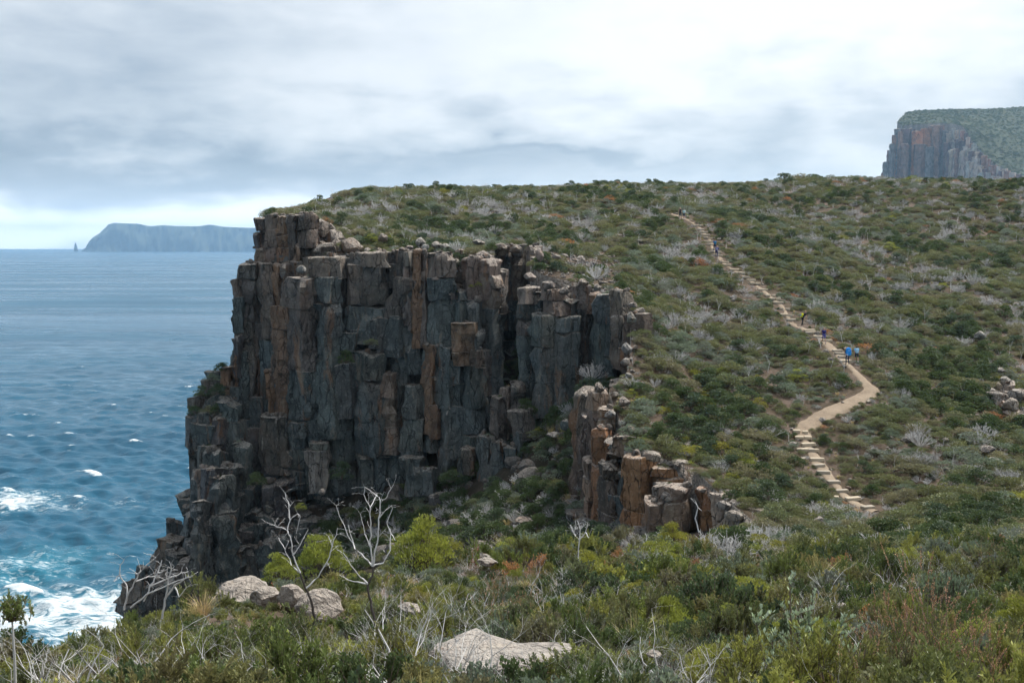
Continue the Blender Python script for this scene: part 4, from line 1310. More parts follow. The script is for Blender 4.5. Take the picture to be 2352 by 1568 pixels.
def gn_scatter(name, items, label):
    """items: (kind, variant, x, y, z, rotz, scale vec) -> one stuff object, instanced by geometry nodes"""
    keys = sorted({(k, v_) for k, v_, *_ in items})
    col = bpy.data.collections.new(name + '_plants')
    for i, (k, v_) in enumerate(keys):
        o = bpy.data.objects.new(f'{i:03d}', PROTO[k][v_])
        o.color = (.20, .15, .125, 1)
        col.objects.link(o)
    idx = {k: i for i, k in enumerate(keys)}
    me = bpy.data.meshes.new(name)
    P = np.array([it[2:5] for it in items], np.float32)
    me.vertices.add(len(P)); me.vertices.foreach_set('co', P.ravel())
    def attr(nm, ty, arr, key):
        a = me.attributes.new(nm, ty, 'POINT'); a.data.foreach_set(key, np.asarray(arr).ravel())
    attr('pick', 'INT', np.array([idx[(it[0], it[1])] for it in items], np.int32), 'value')
    attr('turn', 'FLOAT_VECTOR', np.array([it[5] for it in items], np.float32), 'vector')
    attr('size', 'FLOAT_VECTOR', np.array([it[6] for it in items], np.float32), 'vector')
    o = obj(name, me)
    o.color = (.19, .145, .12, 1)
    ng = bpy.data.node_groups.new(name, 'GeometryNodeTree')
    ng.interface.new_socket('Geometry', in_out='INPUT', socket_type='NodeSocketGeometry')
    ng.interface.new_socket('Geometry', in_out='OUTPUT', socket_type='NodeSocketGeometry')
    N = ng.nodes.new
    gi, go = N('NodeGroupInput'), N('NodeGroupOutput')
    ci = N('GeometryNodeCollectionInfo'); ci.inputs['Collection'].default_value = col
    ci.inputs['Separate Children'].default_value = True; ci.inputs['Reset Children'].default_value = True
    io = N('GeometryNodeInstanceOnPoints'); io.inputs['Pick Instance'].default_value = True
    def na(nm, ty):
        n_ = N('GeometryNodeInputNamedAttribute'); n_.data_type = ty; n_.inputs[0].default_value = nm
        return n_.outputs[0]
    L = ng.links.new
    L(gi.outputs[0], io.inputs['Points']); L(ci.outputs[0], io.inputs['Instance'])
    L(na('pick', 'INT'), io.inputs['Instance Index'])
    e2r = N('FunctionNodeEulerToRotation'); L(na('turn', 'FLOAT_VECTOR'), e2r.inputs[0]); L(e2r.outputs[0], io.inputs['Rotation'])
    L(na('size', 'FLOAT_VECTOR'), io.inputs['Scale'])
    L(io.outputs[0], go.inputs[0])
    md = o.modifiers.new('scatter', 'NODES'); md.node_group = ng
    return tag(o, label, kind='stuff')


def place(kind, variant, loc, rot, scale, label=None, group=None):
    o = obj(kind, PROTO[kind][variant])
    o.location = loc; o.rotation_euler = rot; o.scale = scale
    px, py = to_px(loc)
    l_, g_ = label_of(kind, px, py, scale[0] * F / max(loc[1], 1))
    tag(o, label or l_, CAT[kind], group or g_)
    return o


rim_d_cache = None
heath = []
rs = random.Random(21)
y = 58.0
cand = []
while y < 262:
    cell = 0.76 + 0.0030 * y
    x0, x1 = at(-60, 571, y).x - 4, at(2420, 571, y).x + 14
    x = x0
    while x < x1:
        cand.append((x + rs.uniform(-.45, .45) * cell, y + rs.uniform(-.45, .45) * cell))
        x += cell
    y += cell * .95
cand = np.array(cand)
cand = cand[inside(rim_np, cand)]
cz = TOP(cand)
ce = edge_dist(rim_np, cand)
cpth = path_dist(cand)
CLEAR = []            # (x, y, radius) kept free of scrub


def heath_kind(x, y, px, py, r):
    """species come in patches"""
    n1_ = noise.noise(Vector((x * .10, y * .075, 1.3))) + .35 * noise.noise(Vector((x * .3, y * .25, 6.3)))
    n2_ = noise.noise(Vector((x * .085, y * .07, 8.1))) + .35 * noise.noise(Vector((x * .33, y * .25, 2.3)))
    u = r.random()
    lime = .006 + (.10 if 1400 < px < 1750 and 850 < py < 1120 else 0) + (.05 if n2_ > .45 else 0)
    if u < lime: return 'lime_shrub'
    u = r.random()
    if n1_ > .26 and u < .50: return 'dead_shrub' if u < .36 else 'dead_tree'
    if n1_ < -.32 and u < .6: return 'dark_shrub'
    if n2_ < -.30 and u < .6: return 'grey_green_shrub'
    u = r.random()
    if u < .07: return 'dead_shrub'
    if u < .125: return 'dead_tree'
    if u < .137: return 'rusty_shrub'
    if u < .24: return 'grey_green_shrub'
    if u < .32: return 'dark_shrub'
    return 'olive_shrub'


for (x, y), z, e, pd in zip(cand, cz, ce, cpth):
    px, py = to_px((x, y, z))
    stony = noise.noise(Vector((x * .13, y * .13, 4.4)))
    barren = .10 + (.55 if (1240 < px < 1470 and 540 < py < 680) else 0) + max(0, stony - .25) * .8
    if rs.random() < barren * .55:
        continue
    near_side = 1.35 if pd < 3 else 1
    if pd < .72:
        continue
    k = heath_kind(x, y, px, py, rs)
    s = math.exp(rs.gauss(0.36, .46)) * (1.0 + .0022 * (y - 100))
    if k == 'dead_tree':
        s = rs.uniform(1.5, 3.2)
        if y < 100: s *= .7
    if k == 'lime_shrub':
        s *= .9
    if k == 'dark_shrub':
        s *= 1.2
    s = min(s, 2.3 if k == 'dark_shrub' else 2.8)
    if pd < 5 and k != 'dead_tree':
        s = min(s, .62 + (pd - .8) * .7)
    if e < 1.0:
        s *= .7
    if y > 190: s = min(s, 2.0)
    sv = (s, s * rs.uniform(.85, 1.15), s * rs.uniform(.65, .95))
    if k == 'dead_tree':
        sv = (s * .75, s * .75, s)
    heath.append([k, rs.randrange(len(PROTO[k])), x, y, z - .05, (rs.uniform(-.12, .12), rs.uniform(-.12, .12), rs.uniform(0, 6.28)), sv, s * F / y, e])
print('heath plants', len(heath))

# the ones that show largest become things of their own
QUOTA = {'olive_shrub': 230, 'dark_shrub': 80, 'lime_shrub': 110, 'dead_shrub': 150, 'dead_tree': 170, 'rusty_shrub': 40, 'grey_green_shrub': 70, 'sedge_tuft': 0}


def take_largest(items, quota):
    rest, count = [], {}
    for it in sorted(items, key=lambda i: -i[7]):
        k = it[0]
        px, py = to_px(it[2:5])
        if count.get(k, 0) < quota.get(k, 0) and 0 < px < 2352 and 380 < py < 1560:
            count[k] = count.get(k, 0) + 1
            place(k, it[1], Vector(it[2:5]), it[5], it[6])
        else:
            rest.append(it)
    return rest


rest = take_largest(heath, QUOTA)
gn_scatter('heath_scrub', rest, 'dense low coastal scrub covering the headland')
# dwarf cover between the bushes
cover = []
for it in heath:
    for _k in range(2 if it[8] > .5 else 1):
        x, y = it[2] + rs.uniform(-.8, .8), it[3] + rs.uniform(-.8, .8)
        cover.append((x, y))
cover = np.array(cover)
cover = cover[inside(rim_np, cover)]
cpd = path_dist(cover)
czz = TOP(cover)
low = []
for (x, y), z, pd in zip(cover, czz, cpd):
    if pd < .72: continue
    if noise.noise(Vector((x * .13, y * .13, 4.4))) > .30: continue
    k = rs.choice(('olive_shrub', 'olive_shrub', 'dark_shrub', 'grey_green_shrub', 'sedge_tuft', 'dead_shrub'))
    s = rs.uniform(.35, .85)
    low.append([k, rs.randrange(len(PROTO[k])), x, y, z - .04, (0, 0, rs.uniform(0, 6.28)), (s, s, s * .8)])
gn_scatter('ground_cover', low, 'dwarf plants growing between the bushes')

# gully scrub
gp = []
y = 66.0
while y < 146:
    x0, x1 = at(560, 571, y).x, at(1560, 571, y).x
    x = x0
    while x < x1:
        gp.append((x + rs.uniform(-.5, .5), y + rs.uniform(-.5, .5)))
        x += 1.15
    y += 1.1
gp = np.array(gp)
gp = gp[inside(np.array([tuple(p) for p in low_out]), gp)]
gp = gp[~inside(rim_np, gp)]
gz = LOW(gp)
gl = []
for (x, y), z in zip(gp, gz):
    px, py = to_px((x, y, z))
    if py > 1320: continue
    red = noise.noise(Vector((x * .16, y * .10, 2.2)))
    if red > .28 or rs.random() < .08: continue
    dep = np.interp(px, face_x, face_d) if px < 1190 else 121
    if y > dep - .5 and not (1130 < px < 1240): continue
    k = rs.choice(('dark_shrub', 'dark_shrub', 'dark_shrub', 'dark_shrub', 'olive_shrub', 'grey_green_shrub', 'dead_shrub', 'dead_shrub', 'sedge_tuft'))  # dark bushes, weighted heavier so their colour imitates the gully's shade
    s = rs.uniform(1.0, 2.6)
    gl.append([k, rs.randrange(len(PROTO[k])), x, y, z + .25, (rs.uniform(-.1, .1), rs.uniform(-.1, .1), rs.uniform(0, 6.28)), (s, s, s * rs.uniform(.7, 1.0)), s * F / y])
grest = take_largest(gl, {'dark_shrub': 45, 'olive_shrub': 30, 'dead_shrub': 12, 'grey_green_shrub': 12})
gn_scatter('gully_scrub', grest, 'dark scrub on the gully slope')
print('gully', len(gl), 'cover', len(low))

# bushes holding on to ledges and rims: (kind, variant, px, py of the foot, distance, width, label)
for k, v_, px, py, d, wd, lab in [
        ('dark_shrub', 0, 508, 850, 129.5, 1.9, 'dark round bush at the top of the seaward shoulder'), ('grey_green_shrub', 0, 488, 872, 128.5, 1.8, 'grey-green bush below the dark one on the seaward shoulder'), ('dark_shrub', 1, 497, 905, 127.5, 2.2, 'dark bush in the middle of the seaward shoulder'),
        ('dark_shrub', 2, 462, 908, 127.5, 1.7, 'dark bush on the outer edge of the seaward shoulder'), ('dark_shrub', 0, 449, 950, 127, 2.0, 'dark bush overhanging the sea on the shoulder'), ('olive_shrub', 0, 478, 945, 126.5, 1.9, 'olive bush low on the seaward shoulder'), ('dark_shrub', 1, 503, 948, 126.5, 2.0, 'dark bush against the foot of the corner column'),
        ('lime_shrub', 0, 492, 985, 126, 1.5, 'mossy green bush below the seaward shoulder'), ('olive_shrub', 1, 745, 588, 132.5, 2.6, 'wide olive bush tucked among the rim boulders'), ('lime_shrub', 1, 852, 553, 136, 1.9, 'lime bush beside the big round rim boulder'), ('dark_shrub', 0, 1127, 572, 132.6, 1.6, 'round dark green ball bush on the rim'),
        ('lime_shrub', 0, 1083, 658, 127, .75, 'small lime cushion on the main face'), ('lime_shrub', 1, 1099, 655, 127, .9, 'brighter lime cushion beside it on the main face'), ('dark_shrub', 2, 795, 832, 125.6, 2.0, 'dark bush on the sloping ledge of the main face'), ('olive_shrub', 2, 852, 790, 125.4, 1.6, 'olive cushion on the rubble ledge'), ('dark_shrub', 0, 960, 600, 129.5, 1.6, 'dark bush in the crack below the white boulders'),
        ('dark_shrub', 1, 1062, 612, 130, 2.4, 'dark green bush between the main face boulders'), ('dead_shrub', 0, 1075, 630, 129, 2.2, 'silvery dead bush between the main face boulders'), ('dead_shrub', 1, 1050, 575, 132, 2.6, 'silvery dead bush behind the rim row'), ('dark_shrub', 2, 1210, 950, 119.5, 2.4, 'leafy green bush at the head of the gully'), ('lime_shrub', 0, 1240, 995, 117.5, 1.8, 'yellow-green bush under the second buttress'),
        ('dark_shrub', 0, 1312, 965, 116, 2.4, 'dark green bush at the foot of the second buttress'), ('dead_shrub', 2, 1360, 870, 113.5, 3.4, 'brown leafless bush high in the gully corner'), ('dark_shrub', 1, 1350, 900, 110, 2.6, 'dark bush high in the gully corner'), ('dark_shrub', 2, 785, 1098, 121.5, 2.6, 'green bush beside the beige column'), ('dark_shrub', 0, 1035, 1105, 120, 2.6, 'green bush at the foot of the main face'),
        ('lime_shrub', 1, 690, 1168, 116, 1.4, 'mossy cushion on the ledge below the beige column'), ('dark_shrub', 1, 590, 1110, 120, 2.2, 'dark bush in the cleft of the lower ribs'), ('dark_shrub', 2, 1765, 1150, 78, 2.2, 'dark bush above the angular boulder heap'), ('grey_green_shrub', 1, 1750, 1120, 79.5, 1.9, 'mint grey bush above the angular boulder heap'),
        ('dead_shrub', 3, 1370, 640, 122.5, 3.2, 'big silvery dead bush behind the second buttress'), ('dark_shrub', 0, 1425, 668, 117.5, 2.0, 'dark conical bush near the gully edge'), ('dead_shrub', 1, 735, 540, 140, 2.4, 'grey dead bush above the brown cliff head'), ('dark_shrub', 1, 625, 497, 141.5, 2.0, 'dark bush on the brown cliff head')]:
    s_ = wd
    o = place(k, v_, at(px, py, d) - Vector((0, 0, .1)), (0, 0, px * .7), (s_, s_, s_ * .9), lab)
    if 'group' in o:
        del o['group']

# wind-shaped bushes that break the skyline
rs = random.Random(404)
for i, (px, d, wd) in enumerate([(1760, 243, 4.2), (1800, 240, 5.0), (1832, 238, 5.6), (1868, 238, 4.6), (1905, 238, 4.2), (1950, 238, 3.6), (1725, 244, 3.4), (2010, 236, 3.2), (2090, 229, 4.4), (2108, 228, 3.6), (2160, 226, 3.4), (2230, 222, 3.6), (2290, 220, 3.2),
                                  (857, 200, 2.4), (905, 203, 2.2), (1010, 207, 2.8), (1120, 211, 2.6), (1225, 216, 3.0), (1330, 221, 2.6), (1425, 226, 3.0), (1530, 234, 2.8), (1640, 241, 2.6)]):
    x = at(px, 571, d).x
    k = rs.choice(('dark_shrub', 'olive_shrub', 'olive_shrub', 'grey_green_shrub')) if px != 2090 else 'lime_shrub'
    o = place(k, rs.randrange(len(PROTO[k])), Vector((x, d, TOP.z(x, d) - .2)), (0, 0, rs.uniform(0, 6)), (wd, wd, wd * .62))
# ------------------------------------------------------------------ the near slope
NEAR = {}
for i in range(4):
    NEAR.setdefault('needle_shrub', []).append(shoots(300 + i, M['needle'], 120, .8, .50, 44, .048, .013, .22, 10, .8, r0=.035))
for i in range(2):
    NEAR.setdefault('broad_leaf_shrub', []).append(rosettes(320 + i, M['broad'], 60, .6, .46, .055, .034, 15))
    NEAR.setdefault('flowering_shrub', []).append(rosettes(330 + i, M['olive'], 70, .7, .46, .034, .016, 26, flowers=.25))
    NEAR.setdefault('heath_spike', []).append(shoots(340 + i, M['spike'], 60, 1.35, .34, 90, .026, .007, .62, 4, .8, tipmat=M['spiketip'], tipfrac=.30))
    NEAR.setdefault('lime_shrub', []).append((bush(350 + i, M['lime'], 46, 95, .040, .020, .68, .40, .12, up=.9), None))
    NEAR.setdefault('rusty_shrub', []).append(rosettes(360 + i, M['rusty'], 60, .6, .42, .035, .02, 20))
for i in range(3):
    NEAR.setdefault('olive_shrub', []).append(rosettes(370 + i, M['olive'], 110, .66, .48, .040, .024, 26))
    NEAR.setdefault('grey_green_shrub', []).append(rosettes(380 + i, M['bluegreen'], 95, .7, .46, .044, .024, 24))
    NEAR.setdefault('dark_shrub', []).append(rosettes(390 + i, M['dark'], 110, .8, .48, .046, .027, 26))
for i in range(3):
    NEAR.setdefault('sedge_tuft', []).append((blades(400 + i, M['sedge'], 110, .75, .30, .011, .7), None))
NEAR['dead_shrub'] = [(thicket(410 + i, 6, .85, .0085, M['deadwood'] if i % 2 else M['twig']), None) for i in range(5)]
NEAR['dead_tree'] = [(bare_tree(420 + i, 1.0, .016, 3, (2, 4), .35, .8, kink=.16), None) for i in range(5)]
# joined copies for the uncounted filling
for k, lst in NEAR.items():
    PROTO['near_' + k] = [a for a, b in lst]


def plant(kind, variant, loc, rz, scale, label=None, group=None, tilt=(0, 0)):
    """a plant of the near slope: an Empty at its foot with foliage and stem"""
    fol, stem = NEAR[kind][variant]
    px, py = to_px(loc)
    l_, g_ = label_of(kind, px, py, scale[0] * F / max(loc[1], 1))
    if stem is None:
        root = obj(kind, fol)
    else:
        root = empty(kind)
        obj('foliage', fol, root)
        obj('stem', stem, root)
    root.location = loc
    root.rotation_euler = (tilt[0], tilt[1], rz)
    root.scale = scale
    tag(root, label or l_, CAT[kind], group or g_)
    return root


def ground(px, py_hint=None, d=None):
    p = at(px, 900, d)
    return Vector((p.x, d, TOP.z(p.x, d)))


# explicit plants: (kind, variant, px, distance, width, height factor, label)
SHOW = [
    ('lime_shrub', 0, 965, 46, 3.1, 1.1, 'big dense round lime green bush above the gully lip'),
    ('lime_shrub', 1, 735, 41, 2.1, 1.3, 'lime green bush behind the forked dead white tree'),
    ('lime_shrub', 0, 632, 37, 1.4, 1.1, 'small lime and yellow bush beside the pale lichen boulders'),
    ('lime_shrub', 1, 1735, 31, 1.9, 1.0, 'bright green cushion bush behind the tall silvery shrub'),
    ('lime_shrub', 0, 1540, 34, 1.3, 1.0, 'small bright green cushion bush on the slope past the slab'),
    ('lime_shrub', 1, 1130, 15.0, .55, .9, 'vivid green tuft growing over the flat pale slab'),
    ('lime_shrub', 0, 1375, 14.5, .42, 1.0, 'vivid green tuft past the end of the flat slab'),
    ('grey_green_shrub', 0, 1165, 50, 2.2, .8, 'mint green spreading bush on the gully lip'),
    ('rusty_shrub', 0, 1215, 45, 2.4, 1.0, 'orange-brown bush beside the mint green bush'),
    ('rusty_shrub', 1, 1575, 27, .8, 1.0, 'dark rusty red shrub on the slope in front of the wall'),
    ('flowering_shrub', 0, 1310, 18, 1.15, 1.0, 'white flowered green shrub above the flat slab'),
    ('flowering_shrub', 1, 1400, 15.5, .8, .9, 'white flowered shrub beside the vivid green tuft'),
    ('sedge_tuft', 0, 1460, 20, 1.2, 1.0, 'straw coloured sedge tuft with long upright blades'),
    ('sedge_tuft', 1, 1530, 18.5, .9, 1.0, 'thin orange tipped sedge tuft beside the larger sedge'),
    ('broad_leaf_shrub', 0, 1800, 9.3, .85, .85, 'yellow-green shrub with oval leaves in two-toned rosettes'),
    ('broad_leaf_shrub', 1, 1940, 9.0, .8, .8, 'yellow-green oval leaved shrub touching the silvery stems'),
    ('broad_leaf_shrub', 1, 130, 9.2, .75, .8, 'rusty edged oval leaved shrub under the bleached thicket'),
    ('heath_spike', 0, 2130, 11.5, 1.15, 1.05, 'tallest brown flowered heath spikes'),
    ('heath_spike', 1, 2200, 10.5, .95, .95, 'brown flowered heath spikes just in front of the tallest ones'),
    ('heath_spike', 0, 2060, 12.5, .85, 1.0, 'brown flowered heath spikes beside the silvery shrub'),
    ('heath_spike', 1, 2000, 9.0, .7, .8, 'green heath spikes beside the oval leaved shrub'),
    ('heath_spike', 0, 2290, 9.5, .9, .8, 'green and brown heath spikes at the end of the row'),
    ('dead_shrub', 0, 880, 14.0, 1.9, 1.0, 'wide tangle of bleached twigs at the foot of the tall dead tree'),
    ('dead_shrub', 1, 1010, 12.6, 1.8, .9, 'tangle of bleached twigs in front of the flat slab'),
    ('dead_shrub', 3, 900, 19.5, 2.3, 1.0, 'grey leafless thicket behind the tall dead tree'),
    ('dead_shrub', 3, 130, 11.5, 1.6, .85, 'bleached leafless thicket above the surf'),
    ('dead_shrub', 4, 40, 10.5, 1.2, .9, 'bleached leafless thicket beside the thin sapling'),
    ('dead_shrub', 1, 1400, 31, 1.9, .9, 'wide pale grey leafless bush on the slope past the slab'),
    ('dead_shrub', 2, 1570, 13.0, .9, .9, 'bleached twiggy shrub below the sedge tufts'),
    ('dead_shrub', 3, 2230, 30, 2.2, .8, 'blue-grey leafless bush on the slope below the path end'),
    ('dead_shrub', 0, 250, 10.6, 1.7, 1.0, 'bleached twigs sprawling below the fallen tree'),
    ('dead_shrub', 1, 430, 11.5, 1.4, 1.0, 'bleached twigs in front of the long lichen boulder'),
    ('dead_shrub', 2, 760, 12.2, 1.6, 1.0, 'bleached twigs in front of the speckled boulder'),
    ('dead_shrub', 3, 950, 10.2, 1.9, 1.0, 'widest bleached tangle in front of the tall dead tree'),
    ('dead_shrub', 4, 1090, 10.6, 1.5, 0.9, 'bleached twigs crossing the front of the flat slab'),
    ('dead_shrub', 0, 1200, 11.8, 1.4, 0.9, 'bleached twigs at the end of the flat slab'),
    ('dead_shrub', 1, 1500, 9.6, 1.5, 1.0, 'bleached twigs below the straw sedge'),
    ('dead_shrub', 2, 1630, 10.8, 1.5, 1.0, 'bleached twigs seaward of the silvery shrub'),
    ('dead_shrub', 3, 1420, 8.6, 1.2, 0.9, 'low bleached twigs in front of the white flowered shrub'),
    ('dead_shrub', 4, 620, 9.8, 1.3, 0.95, 'low bleached twigs among the needle shrubs'),
    ('dead_shrub', 0, 2010, 14.5, 1.5, 1.0, 'bleached twigs behind the brown heath spikes'),
    ('dead_shrub', 1, 1290, 27, 2.2, 1.0, 'bleached thicket uphill of the white flowered shrub'),
    ('dead_shrub', 2, 1260, 34, 2.4, 1.0, 'bleached thicket under the little white tree'),
    ('dead_shrub', 3, 1080, 27, 2.2, 1.0, 'bleached thicket behind the conical shrub'),
    ('dead_shrub', 4, 1470, 44, 2.6, 1.0, 'silvery thicket under the rusty wall'),
    ('dead_shrub', 0, 1580, 50, 2.6, 0.9, 'silvery thicket below the square pale boulder'),
    ('needle_shrub', 0, 335, 13.4, 1.0, 1.15, 'round topped dark needle shrub in front of the fallen bleached tree'),
    ('needle_shrub', 1, 170, 12.8, .55, 1.0, 'small needle shrub standing against the surf'),
    ('needle_shrub', 2, 520, 14.5, .9, 1.0, 'needle shrub in front of the pale lichen boulders'),
    ('needle_shrub', 3, 1690, 11.5, .75, .95, 'fresh green needle shrub beside the silvery stems'),
    ('grey_green_shrub', 1, 1190, 14.5, .5, 1.1, 'pale green conical shrub at the back of the flat slab'),
]
near_clear = []
for k, v_, px, d, wd, hf, lab in SHOW:
    g_ = ground(px, d=d)
    plant(k, v_, g_ - Vector((0, 0, .04)), (px * .37) % 6.28, (wd, wd, wd * hf), lab)
    near_clear.append((g_.x, g_.y, wd * .36))

# tall silvery shrub: several ascending leafy stems
gs, ss = Geo(), Geo()
r_ = np.random.default_rng(51)
for (bx, by, hx, h) in [(0, 0, -.06, 1.18), (.05, .02, .10, 1.05), (-.1, 0, -.24, .78), (.1, -.05, .30, .85), (.02, .05, .02, .95), (-.05, .05, -.14, .6), (.12, 0, .42, .55), (-.12, -.05, -.36, .5), (.05, -.1, .16, .5)]:
    p0 = np.array([bx, by, 0.]); p2 = np.array([bx + hx, by, h]); p1 = p0 * .5 + p2 * .5 + np.array([hx * .15, r_.normal(0, .03), 0])
    ss.tube([tuple(p0), tuple(p1), tuple(p2)], [.016, .011, .004], 5)
    for side in range(9):
        t_ = r_.uniform(.3, 1.0); b0 = p0 + (p2 - p0) * t_
        e = b0 + np.array([r_.normal(0, .10), r_.normal(0, .10), r_.uniform(.05, .16)])
        ss.tube([tuple(b0), tuple(e)], [.005, .002], 3)
        n_ = 16
        P = b0 + (e - b0) * r_.uniform(.1, 1, n_)[:, None]
        gs.leaves(P, ball(r_, n_) * .6 + np.array([0, 0, .9]), .048, .020, r_, 0)
    n_ = 40
    P = p0 + (p2 - p0) * r_.uniform(.4, 1, n_)[:, None]
    gs.leaves(P, ball(r_, n_) * .55 + np.array([0, 0, 1.0]), .05, .020, r_, 0)
root = empty('silvery_shrub', ground(1840, d=11.0) - Vector((0, 0, .03)))
obj('foliage', gs.mesh('foliage', [M['silver']]), root); obj('stem', ss.mesh('stem', [M['bark']], True), root)
root.scale = (1.2, 1.2, 1.15)
tag(root, 'tall silvery shrub with upright leafy stems rising over the slope', 'shrub')
near_clear.append((root.location.x, root.location.y, .3))


# ------------------------------------------------------------------ bleached trees traced from their limbs
def traced_tree(name, d, limbs, mat, label, base_mat=None, dy=.35, seed=0, wob=.012):
    """limbs: lists of (px, py[, thickness px]) at distance d; they also spread in depth"""
    rr = random.Random(seed)
    base = at(limbs[0][0][0], limbs[0][0][1], d)
    g = Geo()
    depth_at = {}
    for li, L in enumerate(limbs):
        drift = rr.uniform(-dy, dy) if li else 0.0
        st = depth_at.get((L[0][0], L[0][1]), 0.0)
        pts, rad = [], []
        for i, q in enumerate(L):
            dd = st + drift * i / (len(L) - 1)
            p = at(q[0], q[1], d + dd) - base
            pts.append(p)
            th = q[2] if len(q) > 2 else max(1.6, 6 - 4 * i / len(L))
            rad.append(th / F * d * .29)
            depth_at[(q[0], q[1])] = dd
        fp, fr = [], []
        for i in range(len(pts) - 1):
            for s in range(3):
                f = s / 3
                fp.append(pts[i].lerp(pts[i + 1], f) + (Vector((rr.uniform(-1, 1), rr.uniform(-1, 1), rr.uniform(-1, 1))) * wob if (i or s) else Vector()))
                fr.append(rad[i] + (rad[i + 1] - rad[i]) * f)
        fp.append(pts[-1]); fr.append(rad[-1])
        g.tube(fp, fr, 6, 1 if (base_mat and li == 0) else 0)
        if li:
            for _ in range(2 + len(L)):
                i0 = rr.randrange(len(fp) // 3, len(fp))
                dv = Vector((rr.uniform(-1, 1), rr.uniform(-.8, .8), rr.uniform(-.2, 1))).normalized() * rr.uniform(12, 34) / F * d
                g.tube([fp[i0], fp[i0] + dv * .55 + Vector((rr.uniform(-1, 1), 0, rr.uniform(0, 1))) * .02, fp[i0] + dv], [fr[i0] * .36, fr[i0] * .26, .4 / F * d], 4)
    o = obj(name, g.mesh(name, [mat] + ([base_mat] if base_mat else []), True), loc=base)
    return tag(o, label, 'dead tree')


traced_tree('dead_tree', 16.5, [
    [(720, 1462, 13), (724, 1420, 12), (714, 1378, 11), (703, 1350, 9), (690, 1315, 7)],
    [(690, 1315, 7), (672, 1275, 6), (668, 1240, 5.5), (660, 1218, 5), (646, 1210, 4), (620, 1204, 2.5)],
    [(660, 1218, 5), (666, 1195, 4.5), (664, 1165, 4), (655, 1132, 2.5)], [(666, 1195, 4.5), (682, 1178, 3.6), (690, 1185, 3), (680, 1225, 2)], [(664, 1165, 4), (676, 1150, 2.6)],
    [(672, 1275, 6), (690, 1250, 4), (708, 1215, 3)], [(703, 1350, 9), (730, 1325, 6), (752, 1290, 5), (763, 1255, 4.5), (775, 1212, 2.6)], [(763, 1255, 4.5), (754, 1230, 2.5)], [(690, 1315, 7), (670, 1295, 4), (655, 1262, 3), (662, 1240, 2)],
    [(655, 1262, 3), (640, 1235, 2)]], M['deadwood'], 'forked dead white tree with dark stem, shorter of the two', M['charred'], seed=1)
traced_tree('dead_tree', 18.0, [
    [(868, 1462, 12), (860, 1420, 12), (850, 1380, 11.5), (845, 1340, 10), (854, 1322, 8.5), (856, 1300, 8)],
    [(856, 1300, 8), (860, 1270, 6.5), (868, 1235, 6), (870, 1190, 5.5), (874, 1155, 5), (868, 1138, 3.5), (838, 1118, 2.2)], [(874, 1155, 5), (888, 1140, 3.5), (904, 1112, 2.2)], [(870, 1190, 5.5), (888, 1170, 3.6), (900, 1160, 2.4)],
    [(856, 1300, 8), (850, 1255, 6), (852, 1215, 5), (850, 1165, 4), (836, 1140, 3), (838, 1118, 2)], [(850, 1165, 4), (866, 1135, 2.4)], [(856, 1300, 8), (838, 1280, 5.5), (815, 1258, 5), (800, 1228, 4), (784, 1195, 3), (772, 1160, 2)],
    [(815, 1258, 5), (800, 1205, 2)], [(856, 1300, 8), (880, 1290, 6), (896, 1265, 5), (898, 1225, 4), (890, 1200, 3), (902, 1165, 2)], [(898, 1225, 4), (908, 1240, 2)], [(845, 1340, 10), (828, 1325, 4.5), (808, 1300, 4), (790, 1270, 3), (774, 1262, 2)],
    [(850, 1255, 6), (838, 1225, 3), (828, 1180, 2.2)], [(845, 1340, 10), (812, 1335, 3), (780, 1320, 2)]], M['deadwood'], 'tall dead white tree with wide bare crown and dark trunk', M['charred'], seed=2)
traced_tree('fallen_tree', 15.5, [
    [(372, 1420, 10), (380, 1375, 9), (400, 1345, 8)], [(400, 1345, 8), (420, 1330, 5), (436, 1325, 2.5)], [(400, 1345, 8), (412, 1372, 4), (425, 1352, 3), (440, 1340, 2)], [(380, 1375, 9), (392, 1310, 6), (400, 1300, 3)],
    [(285, 1400, 9), (292, 1370, 8), (290, 1345, 6.5), (275, 1320, 5), (278, 1295, 3.5), (285, 1282, 2)], [(292, 1370, 8), (310, 1335, 7), (322, 1312, 6.5), (345, 1290, 5.5), (358, 1280, 3.5)], [(345, 1290, 5.5), (352, 1283, 2)],
    [(330, 1380, 8), (345, 1345, 7), (362, 1315, 6), (372, 1285, 4)], [(345, 1345, 7), (380, 1332, 6), (410, 1318, 5), (432, 1312, 3)], [(300, 1395, 8), (335, 1365, 7), (375, 1348, 6), (425, 1328, 4), (434, 1322, 2)],
    [(362, 1315, 6), (378, 1310, 3), (390, 1302, 2)], [(310, 1335, 7), (340, 1325, 4), (366, 1322, 3)], [(275, 1320, 5), (262, 1335, 2.5)], [(380, 1332, 6), (385, 1305, 2.5)]], M['deadwood'], 'fallen bleached tree with limbs fanned over the drop', seed=3)
traced_tree('dead_tree', 42.0, [
    [(1330, 1300, 5), (1328, 1270, 5), (1331, 1240, 5)], [(1331, 1240, 5), (1318, 1225, 4), (1310, 1205, 3)], [(1331, 1240, 5), (1345, 1222, 4), (1350, 1200, 3)], [(1345, 1222, 5), (1352, 1235, 2)], [(1331, 1240, 5), (1332, 1215, 3), (1326, 1195, 2.5)],
    [(1318, 1225, 5), (1322, 1195, 2)]], M['deadwood'], 'little white dead tree on the gully lip', seed=4)
traced_tree('dead_tree', 70.0, [
    [(1605, 1222, 5), (1597, 1190, 5), (1603, 1165, 4), (1612, 1172, 2)], [(1603, 1165, 4), (1597, 1150, 2)]], M['deadwood'], 'thin crooked white dead stem against the rusty wall', seed=5)
